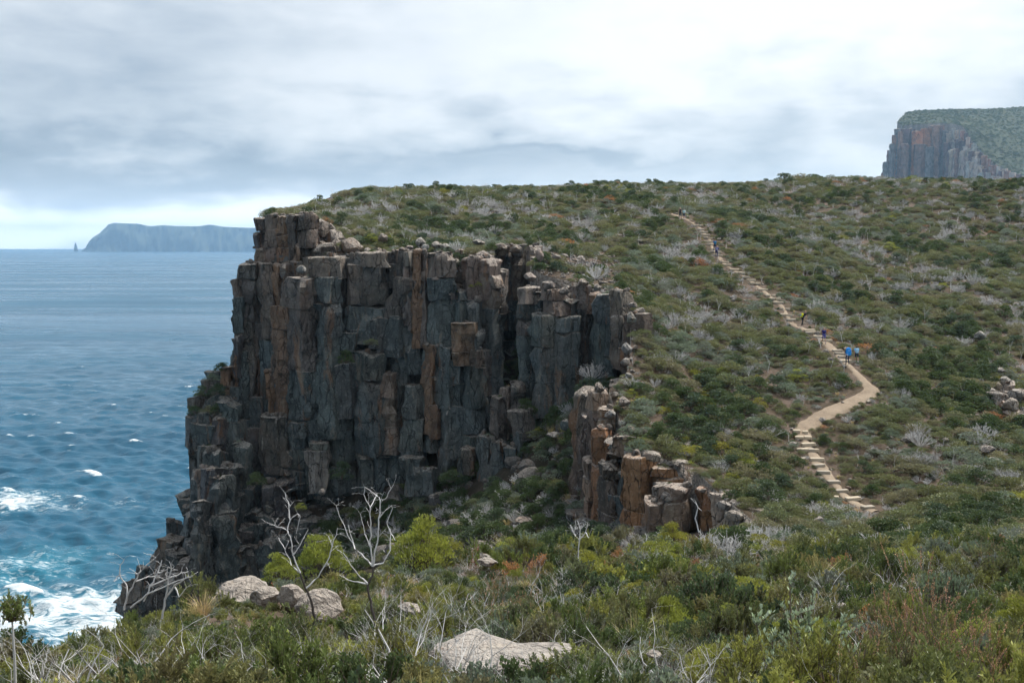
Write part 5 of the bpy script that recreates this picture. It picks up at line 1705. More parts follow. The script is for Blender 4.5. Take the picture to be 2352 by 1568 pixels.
for k, (px, d, s, lab) in enumerate([(1210, 40, 1.8, 'cluster of white dead limbs behind the conical shrub'), (1480, 58, 2.2, 'white dead limbs on the lip under the rusty wall'), (1400, 60, 1.8, 'white dead limbs below the pale pillars'), (1255, 57, 1.9, 'white dead limbs at the lip by the mint bush'),
                                     (1640, 62, 1.8, 'white dead brush heaped against the rusty wall'), (560, 31, .9, 'small grey dead shrub on the lichen boulder'), (1550, 21, .9, 'bleached snag past the sedge'), (1165, 36, 1.5, 'short white dead limbs behind the orange-brown bush')]):
    g_ = ground(px, d=d)
    o = obj('dead_tree', NEAR['dead_tree'][k % 5][0], loc=g_ - Vector((0, 0, .05)))
    o.scale = (s, s, s); o.rotation_euler = (0, 0, k * 1.3)
    tag(o, lab, 'dead tree')
# the thin sapling at the frame's edge
root = empty('sapling', ground(6, d=10.0) - Vector((0, 0, .05)))
g1 = Geo(); g1.tube([(0, 0, 0), (.01, 0, .5), (.0, 0, .98)], [.016, .013, .008], 6)
obj('stem', g1.mesh('stem', [M['twig']], True), root)
f_, s_ = shoots(77, M['needle'], 60, .30, .11, 40, .035, .008, .12)
o = obj('foliage', f_, root, (0, 0, .9)); obj('twigs', s_, root, (0, 0, .9))
tag(root, 'thin sapling with a tuft of needles standing against the surf', 'sapling')

# filling of the near slope
near = []
y = 5.6
rs = random.Random(31)
NK = [('needle_shrub', 30), ('olive_shrub', 20), ('dark_shrub', 9), ('grey_green_shrub', 11), ('flowering_shrub', 1.5), ('dead_shrub', 12), ('lime_shrub', 8), ('sedge_tuft', 5), ('rusty_shrub', 4), ('broad_leaf_shrub', 4), ('dead_tree', 3)]
cand = []
while y < 66:
    cell = .50 + .016 * y
    x0, x1 = at(-90, 571, y).x - 3, at(2440, 571, y).x + 6
    x = x0
    while x < x1:
        cand.append((x + rs.uniform(-.42, .42) * cell, y + rs.uniform(-.42, .42) * cell))
        x += cell
    y += cell * .9
cand = np.array(cand)
cand = cand[inside(rim_np, cand)]
cz = TOP(cand)
ROCK_CLEAR = [(620, 29.5, 1.2), (700, 27.0, 1.3), (760, 25.5, 1.6), (540, 31.0, 1.6), (1100, 15.4, 1.0), (1170, 15.4, 1.0), (1250, 15.5, .8), (1030, 15.5, .9), (1120, 44, 1.0)]
rock_clear = [(at(p, 571, d).x, d, r_) for p, d, r_ in ROCK_CLEAR]
tot = sum(w_ for _, w_ in NK)
for (x, y), z in zip(cand, cz):
    if any((x - a) ** 2 + (y - b) ** 2 < c * c for a, b, c in near_clear + rock_clear):
        continue
    px, py = to_px((x, y, z))
    zone = noise.noise(Vector((x * .35, y * .30, 5.5)))
    u = rs.uniform(0, tot)
    for k, w_ in NK:
        u -= w_
        if u < 0: break
    if px < 1000 and y < 22 and k in ('olive_shrub', 'grey_green_shrub', 'dark_shrub', 'flowering_shrub') and rs.random() < .6: k = 'needle_shrub'
    z2 = noise.noise(Vector((x * .28, y * .22, 1.5)))
    if rs.random() < .6:
        if zone > .30: k = rs.choice(('dead_shrub', 'dead_shrub', 'grey_green_shrub'))
        elif zone < -.34: k = rs.choice(('dark_shrub', 'dark_shrub', 'needle_shrub'))
        elif z2 > .32: k = rs.choice(('lime_shrub', 'lime_shrub', 'broad_leaf_shrub'))
        elif z2 < -.32: k = rs.choice(('rusty_shrub', 'olive_shrub', 'sedge_tuft', 'heath_spike')) if px > 1100 else 'olive_shrub'
    if px > 1950 and y < 16 and rs.random() < .5: k = rs.choice(('needle_shrub', 'heath_spike'))
    s = math.exp(rs.gauss(.02, .34)) * (.82 + .020 * min(y, 32))
    if k == 'dead_shrub': s *= .95
    if y < 9: s *= .8
    if k == 'dead_tree': s *= 1.2
    if k == 'heath_spike': s *= .6
    if k == 'lime_shrub': s *= .8
    if k == 'sedge_tuft': s *= .65
    # what stands in front of the slab and the pale boulders stays low
    if (950 < px < 1310 and 10.5 < y < 15.4): s = min(s, .5)
    if 480 < px < 810 and 17 < y < 29: s = min(s, .5)
    if 60 < px < 480 and 12 < y < 26: s = min(s, .62)
    if px < 300 and y < 14: s = min(s, .6)
    # nothing in front may hide the boulders, the slab or the surf
    lim = 1300
    if y < 22: lim = 1385
    if y < 17: lim = 1425 if px < 450 else 1405 if px < 840 else 1430
    if y < 14.6 and 940 < px < 1330: lim = 1478
    if y < 10.5: lim = max(lim, 1455)
    hk = {'heath_spike': 1.35, 'sedge_tuft': .75, 'dead_tree': 1.0}.get(k, .8)
    top_py = to_px((x, y, z + hk * s))[1]
    if top_py < lim and y < 22:
        full = to_px((x, y, z))[1]
        if full <= lim + 6: continue
        s *= (full - lim) / (full - top_py)
        if s < .17: continue
    s = min(s, 1.15 if y < 12 else 1.5 if y < 25 else 2.2)
    if 24 < y < 46 and 580 < px < 1280: s = min(s, .95)
    near.append([k, rs.randrange(len(NEAR[k])), x, y, z - .05, (rs.uniform(-.1, .1), rs.uniform(-.1, .1), rs.uniform(0, 6.28)), (s, s, s * rs.uniform(.8, 1.1)), s * F / y])
print('near plants', len(near))
count = {}
restn = []
NQ = {'needle_shrub': 120, 'olive_shrub': 70, 'dark_shrub': 35, 'grey_green_shrub': 40, 'dead_shrub': 60, 'lime_shrub': 25, 'sedge_tuft': 30, 'rusty_shrub': 18, 'broad_leaf_shrub': 24, 'dead_tree': 20, 'flowering_shrub': 18, 'heath_spike': 14}
for it in sorted(near, key=lambda i: -i[7]):
    k = it[0]
    px, py = to_px((it[2], it[3], it[4] + .5 * it[6][2]))
    if count.get(k, 0) < NQ.get(k, 0) and 0 < px < 2352 and py < 1560:
        count[k] = count.get(k, 0) + 1
        plant(k, it[1], Vector(it[2:5]), it[5][2], it[6], tilt=it[5][:2])
    else:
        it[0] = 'near_' + k
        restn.append(it)
gn_scatter('slope_scrub', restn, 'mixed heath filling the near slope')

# low growth between the near shrubs
cov = []
yy = 5.5
while yy < 44:
    c_ = .34 + .012 * yy
    xs_ = np.arange(at(-90, 571, yy).x - 3, at(2440, 571, yy).x + 6, c_)
    for x_ in xs_:
        cov.append((x_ + rs.uniform(-.5, .5) * c_, yy + rs.uniform(-.5, .5) * c_))
    yy += c_
cov = np.array(cov)
cov = cov[inside(rim_np, cov)]
cvz = TOP(cov)
lowp = []
for (x, y), z in zip(cov, cvz):
    if any((x - a) ** 2 + (y - b) ** 2 < (c * .62) ** 2 for a, b, c in rock_clear): continue
    k = rs.choice(('needle_shrub', 'needle_shrub', 'olive_shrub', 'sedge_tuft', 'grey_green_shrub', 'dark_shrub'))
    s = rs.uniform(.22, .42) * (1 + .012 * y)
    lowp.append(['near_' + k, rs.randrange(len(NEAR[k])), x, y, z - .03, (0, 0, rs.uniform(0, 6.28)), (s * 1.3, s * 1.3, s)])
gn_scatter('low_heath', lowp, 'low heath between the near shrubs')
# ------------------------------------------------------------------ loose rocks
def boulder_mesh(seed, sx=1.0, sy=1.0, sz=.8, sub=3, chips=9, amp=.12, mat=None, name='boulder'):
    """a weathered boulder about 2 m across: rounded mass cut by flat breaks"""
    rr = random.Random(seed)
    bm = bmesh.new()
    bmesh.ops.create_icosphere(bm, subdivisions=sub, radius=1.0)
    pl = []
    for _ in range(chips):
        d_ = Vector((rr.uniform(-1, 1), rr.uniform(-1, 1), rr.uniform(-.6, 1))).normalized()
        pl.append((d_, rr.uniform(.6, .86)))
    o_ = Vector((seed * 3.7, seed * 1.3, 0))
    for v_ in bm.verts:
        p = v_.co.copy()
        p *= 1 + .16 * noise.noise(p * 1.1 + o_)
        for d_, c_ in pl:
            ov = p.dot(d_) - c_
            if ov > 0:
                p -= d_ * ov * .92
        p += noise.noise_vector(p * 2.4 + o_) * amp * .6 + noise.noise_vector(p * 5.5 + o_) * amp * .22
        v_.co = Vector((p.x * sx, p.y * sy, p.z * sz))
    me = bpy.data.meshes.new(name)
    bm.to_mesh(me); bm.free()
    me.materials.append(mat or M['rock'])
    me.polygons.foreach_set('use_smooth', [True] * len(me.polygons))
    try:
        me.set_sharp_from_angle(angle=R(30))
    except Exception:
        pass
    return me


BM = [boulder_mesh(i + 1, 1.0, 1.0, [.8, .7, .95, .6, .85, .75][i], 3) for i in range(6)]
BN = [boulder_mesh(i + 31, 1.0, 1.0, [.8, .7, .9][i], 5, 13, .16, M['rock_near']) for i in range(3)]


def boulder(px, py, d, wpx, hf, style, label, meshes=BM, k=None, group=None, deep=1.0, rz=None, tilt=0.0, ground_z=None):
    """boulder whose middle shows at (px, py), wpx wide"""
    rr = random.Random(int(px * 31 + py * 17))
    p = at(px, py, d)
    o = obj('boulder', meshes[rr.randrange(len(meshes)) if k is None else k])
    o.location = p
    s = wpx / F * d * .5
    o.scale = (s, s * deep, s * hf)
    o.rotation_euler = (tilt, rr.uniform(-.15, .15), rr.uniform(-.5, .5) if rz is None else rz)
    o.color = hue(style, rr)
    return tag(o, label, 'boulder', group)


# rim boulders
for px, py, d, wp, hf, st, lab in [
        (724, 552, 134.5, 30, 1.7, 'pale', 'tall pale boulder standing beside the brown cliff head'), (758, 525, 137, 26, 1.0, 'pale', 'rounded pale boulder above the cliff head gap'), (786, 532, 138, 46, .8, 'pale', 'long pale boulder lying in the scrub behind the cliff head'),
        (775, 565, 133.5, 30, 1.5, 'brown', 'upright brown boulder left of the big round boulder'), (810, 566, 132.6, 56, .9, 'brown', 'big round brown boulder sitting on the rim'), (845, 575, 132, 20, .9, 'beige', 'small beige block beside the big round boulder'), (880, 546, 135, 28, 1.0, 'brown', 'rounded brown boulder in the scrub on the rim'),
        (872, 574, 131.5, 14, 1.0, 'pale', 'little pale stone perched near the crack'), (692, 618, 126, 24, 1.3, 'white', 'stacked pale stone on top of the big buttress'), (966, 556, 133.5, 26, .9, 'white', 'white lichen boulder on the rim, larger of two'), (975, 568, 132, 22, .9, 'white', 'white lichen boulder on the rim, smaller of two'),
        (1003, 562, 133, 26, .8, 'white', 'white topped boulder beside the lichen pair'), (1024, 566, 133, 24, .8, 'white', 'white topped block in the rim row'), (1100, 556, 134, 30, .5, 'white', 'flat white stone beside the round green bush'), (1150, 566, 134.5, 34, .8, 'pale', 'pale boulder on the notch corner'),
        (1185, 572, 134.5, 34, .9, 'brown', 'brown boulder at the lip of the notch'), (1112, 588, 129.5, 44, .7, 'pale', 'broad pale boulder on top of the main face'), (1128, 602, 129, 30, 1.1, 'pale', 'leaning pale boulder beside the broad one'), (1218, 635, 121, 30, .8, 'pale', 'pale capstone on the second buttress'),
        (1260, 655, 119, 44, .7, 'pale', 'broad pale capstone with a shadowed underside'), (1295, 668, 118, 26, 1.0, 'brown', 'brown knob on the second buttress'), (1340, 648, 121, 26, .7, 'brown', 'brown stone on the stony ledge'), (1372, 660, 119, 20, .9, 'pale', 'small pale stone at the ledge end'),
        (1455, 700, 110, 22, 1.0, 'pale', 'pale stone at the top of the gully edge'), (1450, 730, 108, 24, 1.2, 'white', 'white stone on the gully edge'), (1440, 800, 104.5, 26, 1.3, 'white', 'tall white stone on the gully edge'), (1436, 830, 103, 24, 1.0, 'pale', 'pale stone low on the gully edge'), (1445, 862, 101, 22, .9, 'white', 'white stone above the round headed pillar'),
        (1376, 890, 97.8, 26, 1.0, 'brown', 'round brown stone balanced on the wall pillar'), (1412, 905, 97, 22, 1.0, 'pale', 'pale stone beside the balanced one'), (1434, 922, 95, 30, .8, 'brown', 'rounded brown stone in the scrub above the wall'), (1402, 950, 93.5, 30, .9, 'white', 'white lichen stone on the wall top'),
        (1450, 985, 91, 26, .8, 'pale', 'pale stone in the scrub on the wall top'), (1478, 990, 91.5, 22, .9, 'brown', 'brown stone in the scrub on the wall top'), (1420, 1025, 90.5, 50, .7, 'white', 'broad white slab on the wall top'), (1490, 1048, 87, 60, .6, 'pale', 'wide pale slab crowning the orange wall'), (1560, 1062, 86, 50, .5, 'pale', 'flat pinkish slab beside the wide crown slab'),
        (1540, 1140, 82, 44, .8, 'pale', 'square pale boulder in front of the orange wall'), (1690, 1185, 76, 50, .8, 'pale', 'angular pale boulder in the heap below the wall'), (1665, 1160, 78, 40, .8, 'pale', 'pale boulder at the top of the heap below the wall'), (1725, 1205, 75, 34, .9, 'pale', 'pale wedge shaped boulder at the end of the heap'), (1770, 1195, 76, 30, .8, 'umber', 'dark brown boulder past the heap'),
        (1880, 1195, 75, 28, 1.0, 'umber', 'dark brown stone below the lowest steps'), (1825, 1165, 79, 34, .8, 'umber', 'dark stone under the bushes beside the steps'), (2250, 770, 121, 30, 1.0, 'white', 'white lichen boulder high on the slope above the cleft'), (2310, 872, 112, 30, .7, 'white', 'white stone above the rocky cleft'), (2335, 905, 108, 40, .9, 'white', 'white topped block on the cleft wall'),
        (2320, 930, 105, 40, 1.2, 'pale', 'pale block in the cleft wall'), (2345, 960, 103, 36, 1.2, 'brown', 'brown block low in the cleft wall'), (2300, 850, 114, 20, .7, 'white', 'small white stone at the head of the cleft'), (2285, 1060, 91, 40, .7, 'pale', 'smooth pinkish boulder on the bank below the cleft'), (2265, 1030, 93.5, 40, .6, 'purple', 'flat grey boulder on the bank below the cleft'),
        (1300, 660, 121, 24, .8, 'umber', 'dark stone behind the broad capstone'), (1205, 1192, 100, 52, .4, 'brown', 'pale slab lying in the gully'), (1250, 1165, 103, 26, 1.0, 'white', 'white faced stone in the gully'), (1270, 998, 112, 40, .5, 'white', 'white slab on the gully slope'), (1305, 975, 111, 40, 1.1, 'dark', 'dark block under the second buttress'), (1330, 1020, 105, 16, .7, 'white', 'small white stone high in the gully'),
        (740, 1128, 118, 20, 1.2, 'pale', 'pale wedge at the foot of the beige column'), (1280, 590, 127, 26, .6, 'pale', 'smooth pinkish stone on the plateau'), (1240, 585, 128, 20, 1.8, 'pale', 'upright pale slab beside the notch'), (1000, 640, 126, 18, .8, 'brown', 'brown stone wedged on the main face')]:
    boulder(px, py, d, wp, hf, st, lab)
# pale lichen boulders and slab on the near slope
for px, py, d, wp, hf, deep, lab, k in [(555, 1362, 30.5, 150, .62, 1.2, 'long pale lichen covered boulder, first of the near row', 0), (612, 1370, 29, 80, .9, 1.0, 'pale lichen boulder in the middle of the near row', 1), (672, 1372, 27.5, 80, 1.15, 1.0, 'pointed pale lichen boulder of the near row', 2),
                                   (728, 1392, 26.5, 130, .8, .9, 'broad speckled lichen boulder behind the forked dead tree', 0), (500, 1375, 31, 60, .6, 1, 'low pale boulder at the seaward end of the near row', 1), (945, 1395, 21, 70, .45, 1, 'low pale stone under the leafless thicket', 2),
                                   (1120, 1290, 45, 52, .5, 1.0, 'white angular stone on the gully lip', 1), (1115, 1277, 46.5, 28, .6, 1.0, 'small white stone on the gully lip', 2), (1500, 1500, 12.5, 40, .5, 1, 'small buff stone among the dead twigs', 0), (1935, 1392, 26, 34, .7, 1, 'white stone behind the silvery stems', 1)]:
    o = boulder(px, py, d, wp, hf, 'white', lab, BN, k, deep=deep, rz=.1 * k)
    o.color = (.34, .29, .245, 1)
rr = random.Random(12)
pg = ground(1145, d=15.2)
poly = section(rr, 9, 2.0, 2.2)
me = block_mesh('rock_slab', poly, pg.z - .3, pg.z + .56, (pg.x, pg.y, pg.z), rr, M['rock_near'], .12, .16, (0, 0), .32, .26)
me.polygons.foreach_set('use_smooth', [True] * len(me.polygons))
o = obj('rock_slab', me, loc=pg)
o.rotation_euler = (-.02, .03, 0)
o.color = (.36, .325, .29, 1)
tag(o, 'flat pale rock slab with bleached twigs in front', 'rock slab')
# reddish stones strewn on the plateau, too many to count
items = []
PROTO['stone'] = BM[:4]
rs = random.Random(91)
for _ in range(2600):
    zone = rs.random()
    if zone < .55:
        px, d = rs.uniform(1225, 1500), rs.uniform(117, 160)
    else:
        px, d = rs.uniform(800, 2350), rs.uniform(85, 180)
    x = at(px, 571, d).x
    if not inside(rim_np, np.array([[x, d]]))[0]: continue
    s = math.exp(rs.gauss(-1.75, .5))
    items.append(['stone', rs.randrange(4), x, d, TOP.z(x, d) + s * .2, (0, 0, rs.uniform(0, 6.28)), (s, s * rs.uniform(.7, 1.2), s * .8)])
o = gn_scatter('stones', items, 'reddish stones strewn over the heath')
PROTO['broken_stone'] = [boulder_mesh(60 + i, 1, 1, (.8, 1.1, .7)[i], 2, 14, .05, M['rubble'], 'broken_stone') for i in range(3)]
items = []
for _ in range(1100):
    px, d = rs.uniform(560, 1500), rs.uniform(78, 132)
    x = at(px, 571, d).x
    if inside(rim_np, np.array([[x, d]]))[0]: continue
    s = math.exp(rs.gauss(-1.05, .65))
    items.append(['broken_stone', rs.randrange(3), x, d, LOW.z(x, d) + s * .2, (rs.uniform(-.5, .5), 0, rs.uniform(0, 6.28)), (s, s * rs.uniform(.7, 1.2), s * rs.uniform(.7, 1.3))])
o = gn_scatter('rubble', items, 'fallen rubble on the gully slope')

# weathered fragments and cushions on the column heads
rs = random.Random(17)
items, rimb = [], []
for x, y, z, wd, dp in TOPS:
    px, py = to_px((x, y, z))
    for _ in range(rs.choice((1, 2, 3, 4)) if wd > 1.2 else 1):
        s = min(wd * .3, math.exp(rs.gauss(-1.05, .45)))
        items.append(['broken_stone', rs.randrange(3), x + rs.uniform(-.4, .4) * wd, y + rs.uniform(-.45, .2) * dp, z + s * .15, (rs.uniform(-.4, .4), rs.uniform(-.4, .4), rs.uniform(0, 6.28)), (s, s * rs.uniform(.7, 1.2), s * rs.uniform(.6, 1.2))])
    if rs.random() < .30 and py < 1200:
        s = min(wd * .5, rs.uniform(.5, 1.4))
        k = rs.choice(('dark_shrub', 'olive_shrub', 'grey_green_shrub', 'dead_shrub', 'sedge_tuft'))
        rimb.append([k, 0, x + rs.uniform(-.3, .3) * wd, y + rs.uniform(-.2, .3) * dp, z - .1, (0, 0, rs.uniform(0, 6.28)), (s, s, s * .7)])
gn_scatter('rock_fragments', items, 'weathered fragments lying on the column heads').color = (.24, .175, .135, 1)
gn_scatter('ledge_plants', rimb, 'small plants rooted on the cliff ledges')
for px, py, d, wp, hf, st, lab in [(738, 512, 139, 30, .8, 'pale', 'pale boulder at the back of the cliff head gap'), (722, 530, 137, 24, 1.1, 'brown', 'brown boulder wedged against the cliff head'), (748, 552, 135.5, 28, .9, 'pale', 'rounded pale boulder in the middle of the cliff head gap'), (770, 545, 136, 30, .8, 'brown', 'brown boulder above the upright one'),
                                   (792, 596, 131, 30, .8, 'pale', 'pale boulder under the big round rim boulder'), (735, 598, 131.5, 34, .9, 'brown', 'brown boulder at the foot of the cliff head gap'), (915, 585, 131, 30, .7, 'pale', 'pale block on the rim past the crack'), (940, 572, 132, 22, 1.2, 'brown', 'upright brown stone near the white rim pair'),
                                   (1060, 580, 131.5, 30, .8, 'brown', 'brown boulder in the rim row'), (1045, 600, 129.5, 24, 1.0, 'pale', 'pale stone below the rim row')]:
    boulder(px, py, d, wp, hf, st, lab)
# ------------------------------------------------------------------ walkers
def ray_ground(px, py, d0=60, d1=240, off=0.0):
    ds = np.arange(d0, d1, .25)
    a = at(px, py, 1.0)
    zs_ = TOP(np.c_[a.x * ds, ds]) + off
    hit = np.nonzero(a.z * ds <= zs_)[0]
    d = ds[hit[0]] if len(hit) else 120.0
    return Vector((a.x * d, d, a.z * d))


M['skin'] = mat_plain('skin', (.55, .33, .25), .6, .1)
M['hair'] = mat_plain('dark_hair', (.03, .02, .015), .6, .3)
M['boot'] = mat_plain('boot', (.05, .04, .035), .7)
CLOTH = {}


def cloth(c):
    if c not in CLOTH:
        CLOTH[c] = mat_plain('cloth', c, .85, .3, 9.0)
    return CLOTH[c]


def person(px, py, facing, label, shirt, legs, long_legs, long_sleeves, stride=.25, bend=0.0, bald=False, sock=(.7, .7, .7), arm=.12, height=1.74, shirt_sleeveless=False):
    """one continuous figure standing at its feet; forward is local -Y"""
    k = height / 1.74
    sk, sh, lg, bt, so = 0, 1, 2, 3, 4
    segs = []          # p0, p1, r0, r1, material

    def S(a, b, ra, rb, m): segs.append((Vector(a), Vector(b), ra, rb, m))
    bx = lambda z: -bend * max(0, z - .95) * 1.0           # forward lean above the hips
    T = lambda x, y, z: (x, y + bx(z), z - bend * .25 * max(0, z - .95))
    S(T(0, .01, .95), T(0, 0, 1.12), .145, .135, lg); S(T(0, 0, 1.10), T(0, -.01, 1.30), .135, .155, sh); S(T(-.07, 0, 1.32), T(.07, 0, 1.32), .135, .135, sh)
    S(T(-.16, 0, 1.42), T(.16, 0, 1.42), .068, .068, sh); S(T(0, 0, 1.44), T(0, -.015, 1.53), .058, .054, sk)
    S(T(0, -.02, 1.60), T(0, -.012, 1.655), .080, .092, sk); S(T(0, -.075, 1.56), T(0, -.05, 1.60), .035, .05, sk); S(T(0, -.105, 1.605), T(0, -.09, 1.63), .014, .011, sk)
    S(T(-.088, 0, 1.61), T(-.092, 0, 1.645), .018, .018, sk); S(T(.088, 0, 1.61), T(.092, 0, 1.645), .018, .018, sk)
    for sd in (-1, 1):
        f = stride * sd                                       # forward (+) or back
        hip = Vector((.095 * sd, 0, .93)); knee = Vector((.105 * sd, -f * .62 - .03, .50)); ank = Vector((.11 * sd, -f + (.10 if f < 0 else 0), .085 + (.03 if f < 0 else 0)))
        mid = hip.lerp(knee, .72)
        S(hip, mid, .092, .075, lg); S(mid, knee, .068, .056, lg if long_legs else sk)
        m1 = knee.lerp(ank, .35)
        S(knee, m1, .054, .060, lg if long_legs else sk); S(m1, knee.lerp(ank, .8), .058, .040, lg if long_legs else sk); S(knee.lerp(ank, .8), ank, .041, .040, lg if long_legs else so)
        S(ank + Vector((0, .04, -.035)), ank + Vector((0, -.15, -.05)), .045, .036, bt)
        shd = Vector(T(.19 * sd, 0, 1.415)); elb = shd + Vector((.05 * sd, f * .35 + .02, -.28)); wr = elb + Vector((-.01 * sd, f * .25 - arm, -.24))
        cuff = shd.lerp(elb, .55)
        S(shd, cuff, .056, .050, sk if shirt_sleeveless else sh); S(cuff, elb, .044, .039, sh if long_sleeves else sk); S(elb, wr, .039, .027, sh if long_sleeves else sk)
        dn = (wr - elb).normalized()
        S(wr, wr + dn * .075, .028, .034, sk)
        pw = wr + dn * .08
        for q in range(4):
            fy = (q - 1.5) * .019
            b0 = pw + Vector((0, fy, 0)); L_ = (.062, .072, .068, .052)[q]
            S(b0, b0 + dn * L_ * .5 + Vector((-.008 * sd, 0, 0)), .0095, .009, sk); S(b0 + dn * L_ * .5 + Vector((-.008 * sd, 0, 0)), b0 + dn * L_ + Vector((-.026 * sd, 0, 0)), .009, .008, sk)
        S(wr + dn * .03, wr + dn * .065 + Vector((-.012 * sd, -.045, 0)), .012, .010, sk)
    bm = bmesh.new()
    for a, b, ra, rb, m in segs:
        d_ = b - a
        mat_ = Matrix.Translation((a + b) / 2) @ d_.to_track_quat('Z', 'Y').to_matrix().to_4x4()
        bmesh.ops.create_cone(bm, cap_ends=True, segments=12, radius1=ra, radius2=rb, depth=d_.length, matrix=mat_)
        bmesh.ops.create_icosphere(bm, subdivisions=2, radius=ra, matrix=Matrix.Translation(a))
        bmesh.ops.create_icosphere(bm, subdivisions=2, radius=rb, matrix=Matrix.Translation(b))
    me = bpy.data.meshes.new('tmp'); bm.to_mesh(me); bm.free()
    tmp = bpy.data.objects.new('tmp', me); COL.objects.link(tmp)
    rm = tmp.modifiers.new('r', 'REMESH'); rm.mode = 'VOXEL'; rm.voxel_size = .0105; rm.use_smooth_shade = True
    sm = tmp.modifiers.new('s', 'SMOOTH'); sm.iterations = 3; sm.factor = .4
    dc = tmp.modifiers.new('d', 'DECIMATE'); dc.ratio = .3
    dg = bpy.context.evaluated_depsgraph_get()
    body = bpy.data.meshes.new_from_object(tmp.evaluated_get(dg))
    bpy.data.objects.remove(tmp)
    body.name = 'person'
    for m in (M['skin'], cloth(shirt), cloth(legs), M['boot'], cloth(sock)):
        body.materials.append(m)
    n = len(body.polygons)
    cen = np.zeros(n * 3); body.polygons.foreach_get('center', cen); cen = cen.reshape(-1, 3)
    best = np.full(n, 1e9); mi = np.zeros(n, np.int32)
    for a, b, ra, rb, m in segs:
        A_, B_ = np.array(a), np.array(b); ab = B_ - A_
        t_ = np.clip(((cen - A_) @ ab) / (ab @ ab + 1e-9), 0, 1)
        dd = np.linalg.norm(cen - A_ - t_[:, None] * ab, axis=1) - (ra + (rb - ra) * t_)
        w_ = dd < best
        best[w_] = dd[w_]; mi[w_] = m
    body.polygons.foreach_set('material_index', mi)
    foot = ray_ground(px, py, off=.17)
    o = obj('person', body, loc=foot)
    o.rotation_euler = (0, 0, facing); o.scale = (k, k, k)
    tag(o, label, 'person')
    if not bald:
        bm = bmesh.new()
        bmesh.ops.create_icosphere(bm, subdivisions=3, radius=.103)
        for v_ in list(bm.verts):
            if v_.co.z < -.02 and v_.co.y < .03 or v_.co.y < -.062 and v_.co.z < .05 or v_.co.z < -.07:
                bm.verts.remove(v_)
        for v_ in bm.verts:
            v_.co *= 1 + .05 * noise.noise(v_.co * 30)
            v_.co = Vector(T(v_.co.x * .98, v_.co.y * 1.04 - .005, v_.co.z + 1.635))
        hm = bpy.data.meshes.new('hair'); bm.to_mesh(hm); bm.free(); hm.materials.append(M['hair'])
        obj('hair', hm, o)
    return o, T


def pack(walker, T, label, col, w_=.30, d_=.22, h=.52, z=1.22, cover=False, accent=(.05, .05, .06), logo=None, up=0.0):
    """rucksack worn on the back"""
    bm = bmesh.new()
    bmesh.ops.create_icosphere(bm, subdivisions=4, radius=1.0)
    for v_ in bm.verts:
        p = v_.co
        q = Vector([math.copysign(abs(c) ** .55, c) for c in p])
        q += noise.noise_vector(p * 3.1) * (.07 if cover else .04)
        v_.co = Vector((q.x * w_ * .5 * (1 - .12 * q.z), q.y * d_ * .5, q.z * h * .5))
    me = bpy.data.meshes.new('backpack'); bm.to_mesh(me); bm.free()
    me.materials.append(cloth(col)); me.polygons.foreach_set('use_smooth', [True] * len(me.polygons))
    o = obj('backpack', me)
    pos = Vector(T(0, .13 + d_ * .5, z + up))
    Rz = Matrix.Rotation(walker.rotation_euler.z, 4, 'Z')
    o.location = walker.location + (Rz @ pos) * walker.scale[0]
    lean = (Vector(T(0, 0, 1.4)) - Vector(T(0, 0, 1.0)))
    o.rotation_euler = (Matrix.Rotation(walker.rotation_euler.z, 4, 'Z') @ Matrix.Rotation(math.atan2(-lean.y, lean.z), 4, 'X')).to_euler()
    tag(o, label, 'backpack')
    g = Geo()
    for s in (-1, 1):
        x = s * .10
        g.tube([(x, -d_ * .4, h * .30), (x * 1.1, -d_ * .5 - .13, h * .42), (x * 1.2, -d_ * .5 - .27, h * .25), (x * 1.3, -d_ * .5 - .25, -h * .1), (x * 1.2, -d_ * .4, -h * .34)], [.018] * 5, 6)
    obj('strap', g.mesh('strap', [cloth(accent)], True), o)
    if not cover:
        bm = bmesh.new(); bmesh.ops.create_cube(bm, size=1.0)
        for v_ in bm.verts: v_.co = Vector((v_.co.x * w_ * .7, v_.co.y * .06, v_.co.z * h * .38))
        bmesh.ops.bevel(bm, geom=bm.edges[:], offset=.025, segments=2, affect='EDGES')
        pm = bpy.data.meshes.new('pocket'); bm.to_mesh(pm); bm.free(); pm.materials.append(cloth(accent))
        obj('pocket', pm, o, (0, d_ * .5, -h * .12))
    if logo:
        bm = bmesh.new(); bmesh.ops.create_cube(bm, size=1.0)
        for v_ in bm.verts: v_.co = Vector((v_.co.x * .13, v_.co.y * .015 + .012 * math.cos(v_.co.x * 3), v_.co.z * .035))
        bmesh.ops.bevel(bm, geom=bm.edges[:], offset=.005, segments=1, affect='EDGES')
        pm = bpy.data.meshes.new('logo'); bm.to_mesh(pm); bm.free(); pm.materials.append(cloth(logo))
        obj('logo', pm, o, (0.01, d_ * .5 * .98, h * .13))
    return o


PI = math.pi
w_, T_ = person(1562, 503, PI + .3, 'person in black singlet and black trousers at the top of the path', (.015, .015, .02), (.02, .02, .03), True, False, .12, bald=True, shirt_sleeveless=True)
w_, T_ = person(1571, 505, PI - .2, 'person in dark shorts carrying a pale rucksack at the top of the path', (.5, .52, .5), (.03, .035, .06), False, False, .15, .35)
pack(w_, T_, 'pale grey-green rucksack on the stooping walker at the top', (.42, .50, .46), .36, .26, .56, accent=(.25, .42, .50))
w_, T_ = person(1642, 578, PI + .1, 'person in mid blue shirt with teal daypack on the upper steps', (.04, .10, .28), (.03, .04, .09), True, False, .2, .15)
pack(w_, T_, 'small teal daypack on the upper steps', (.02, .22, .38), .27, .18, .36, accent=(.02, .12, .26))
w_, T_ = person(1646, 592, PI - .3, 'person in dark blue bending on the upper steps below the teal daypack', (.03, .04, .17), (.03, .035, .12), True, True, .12, .8)
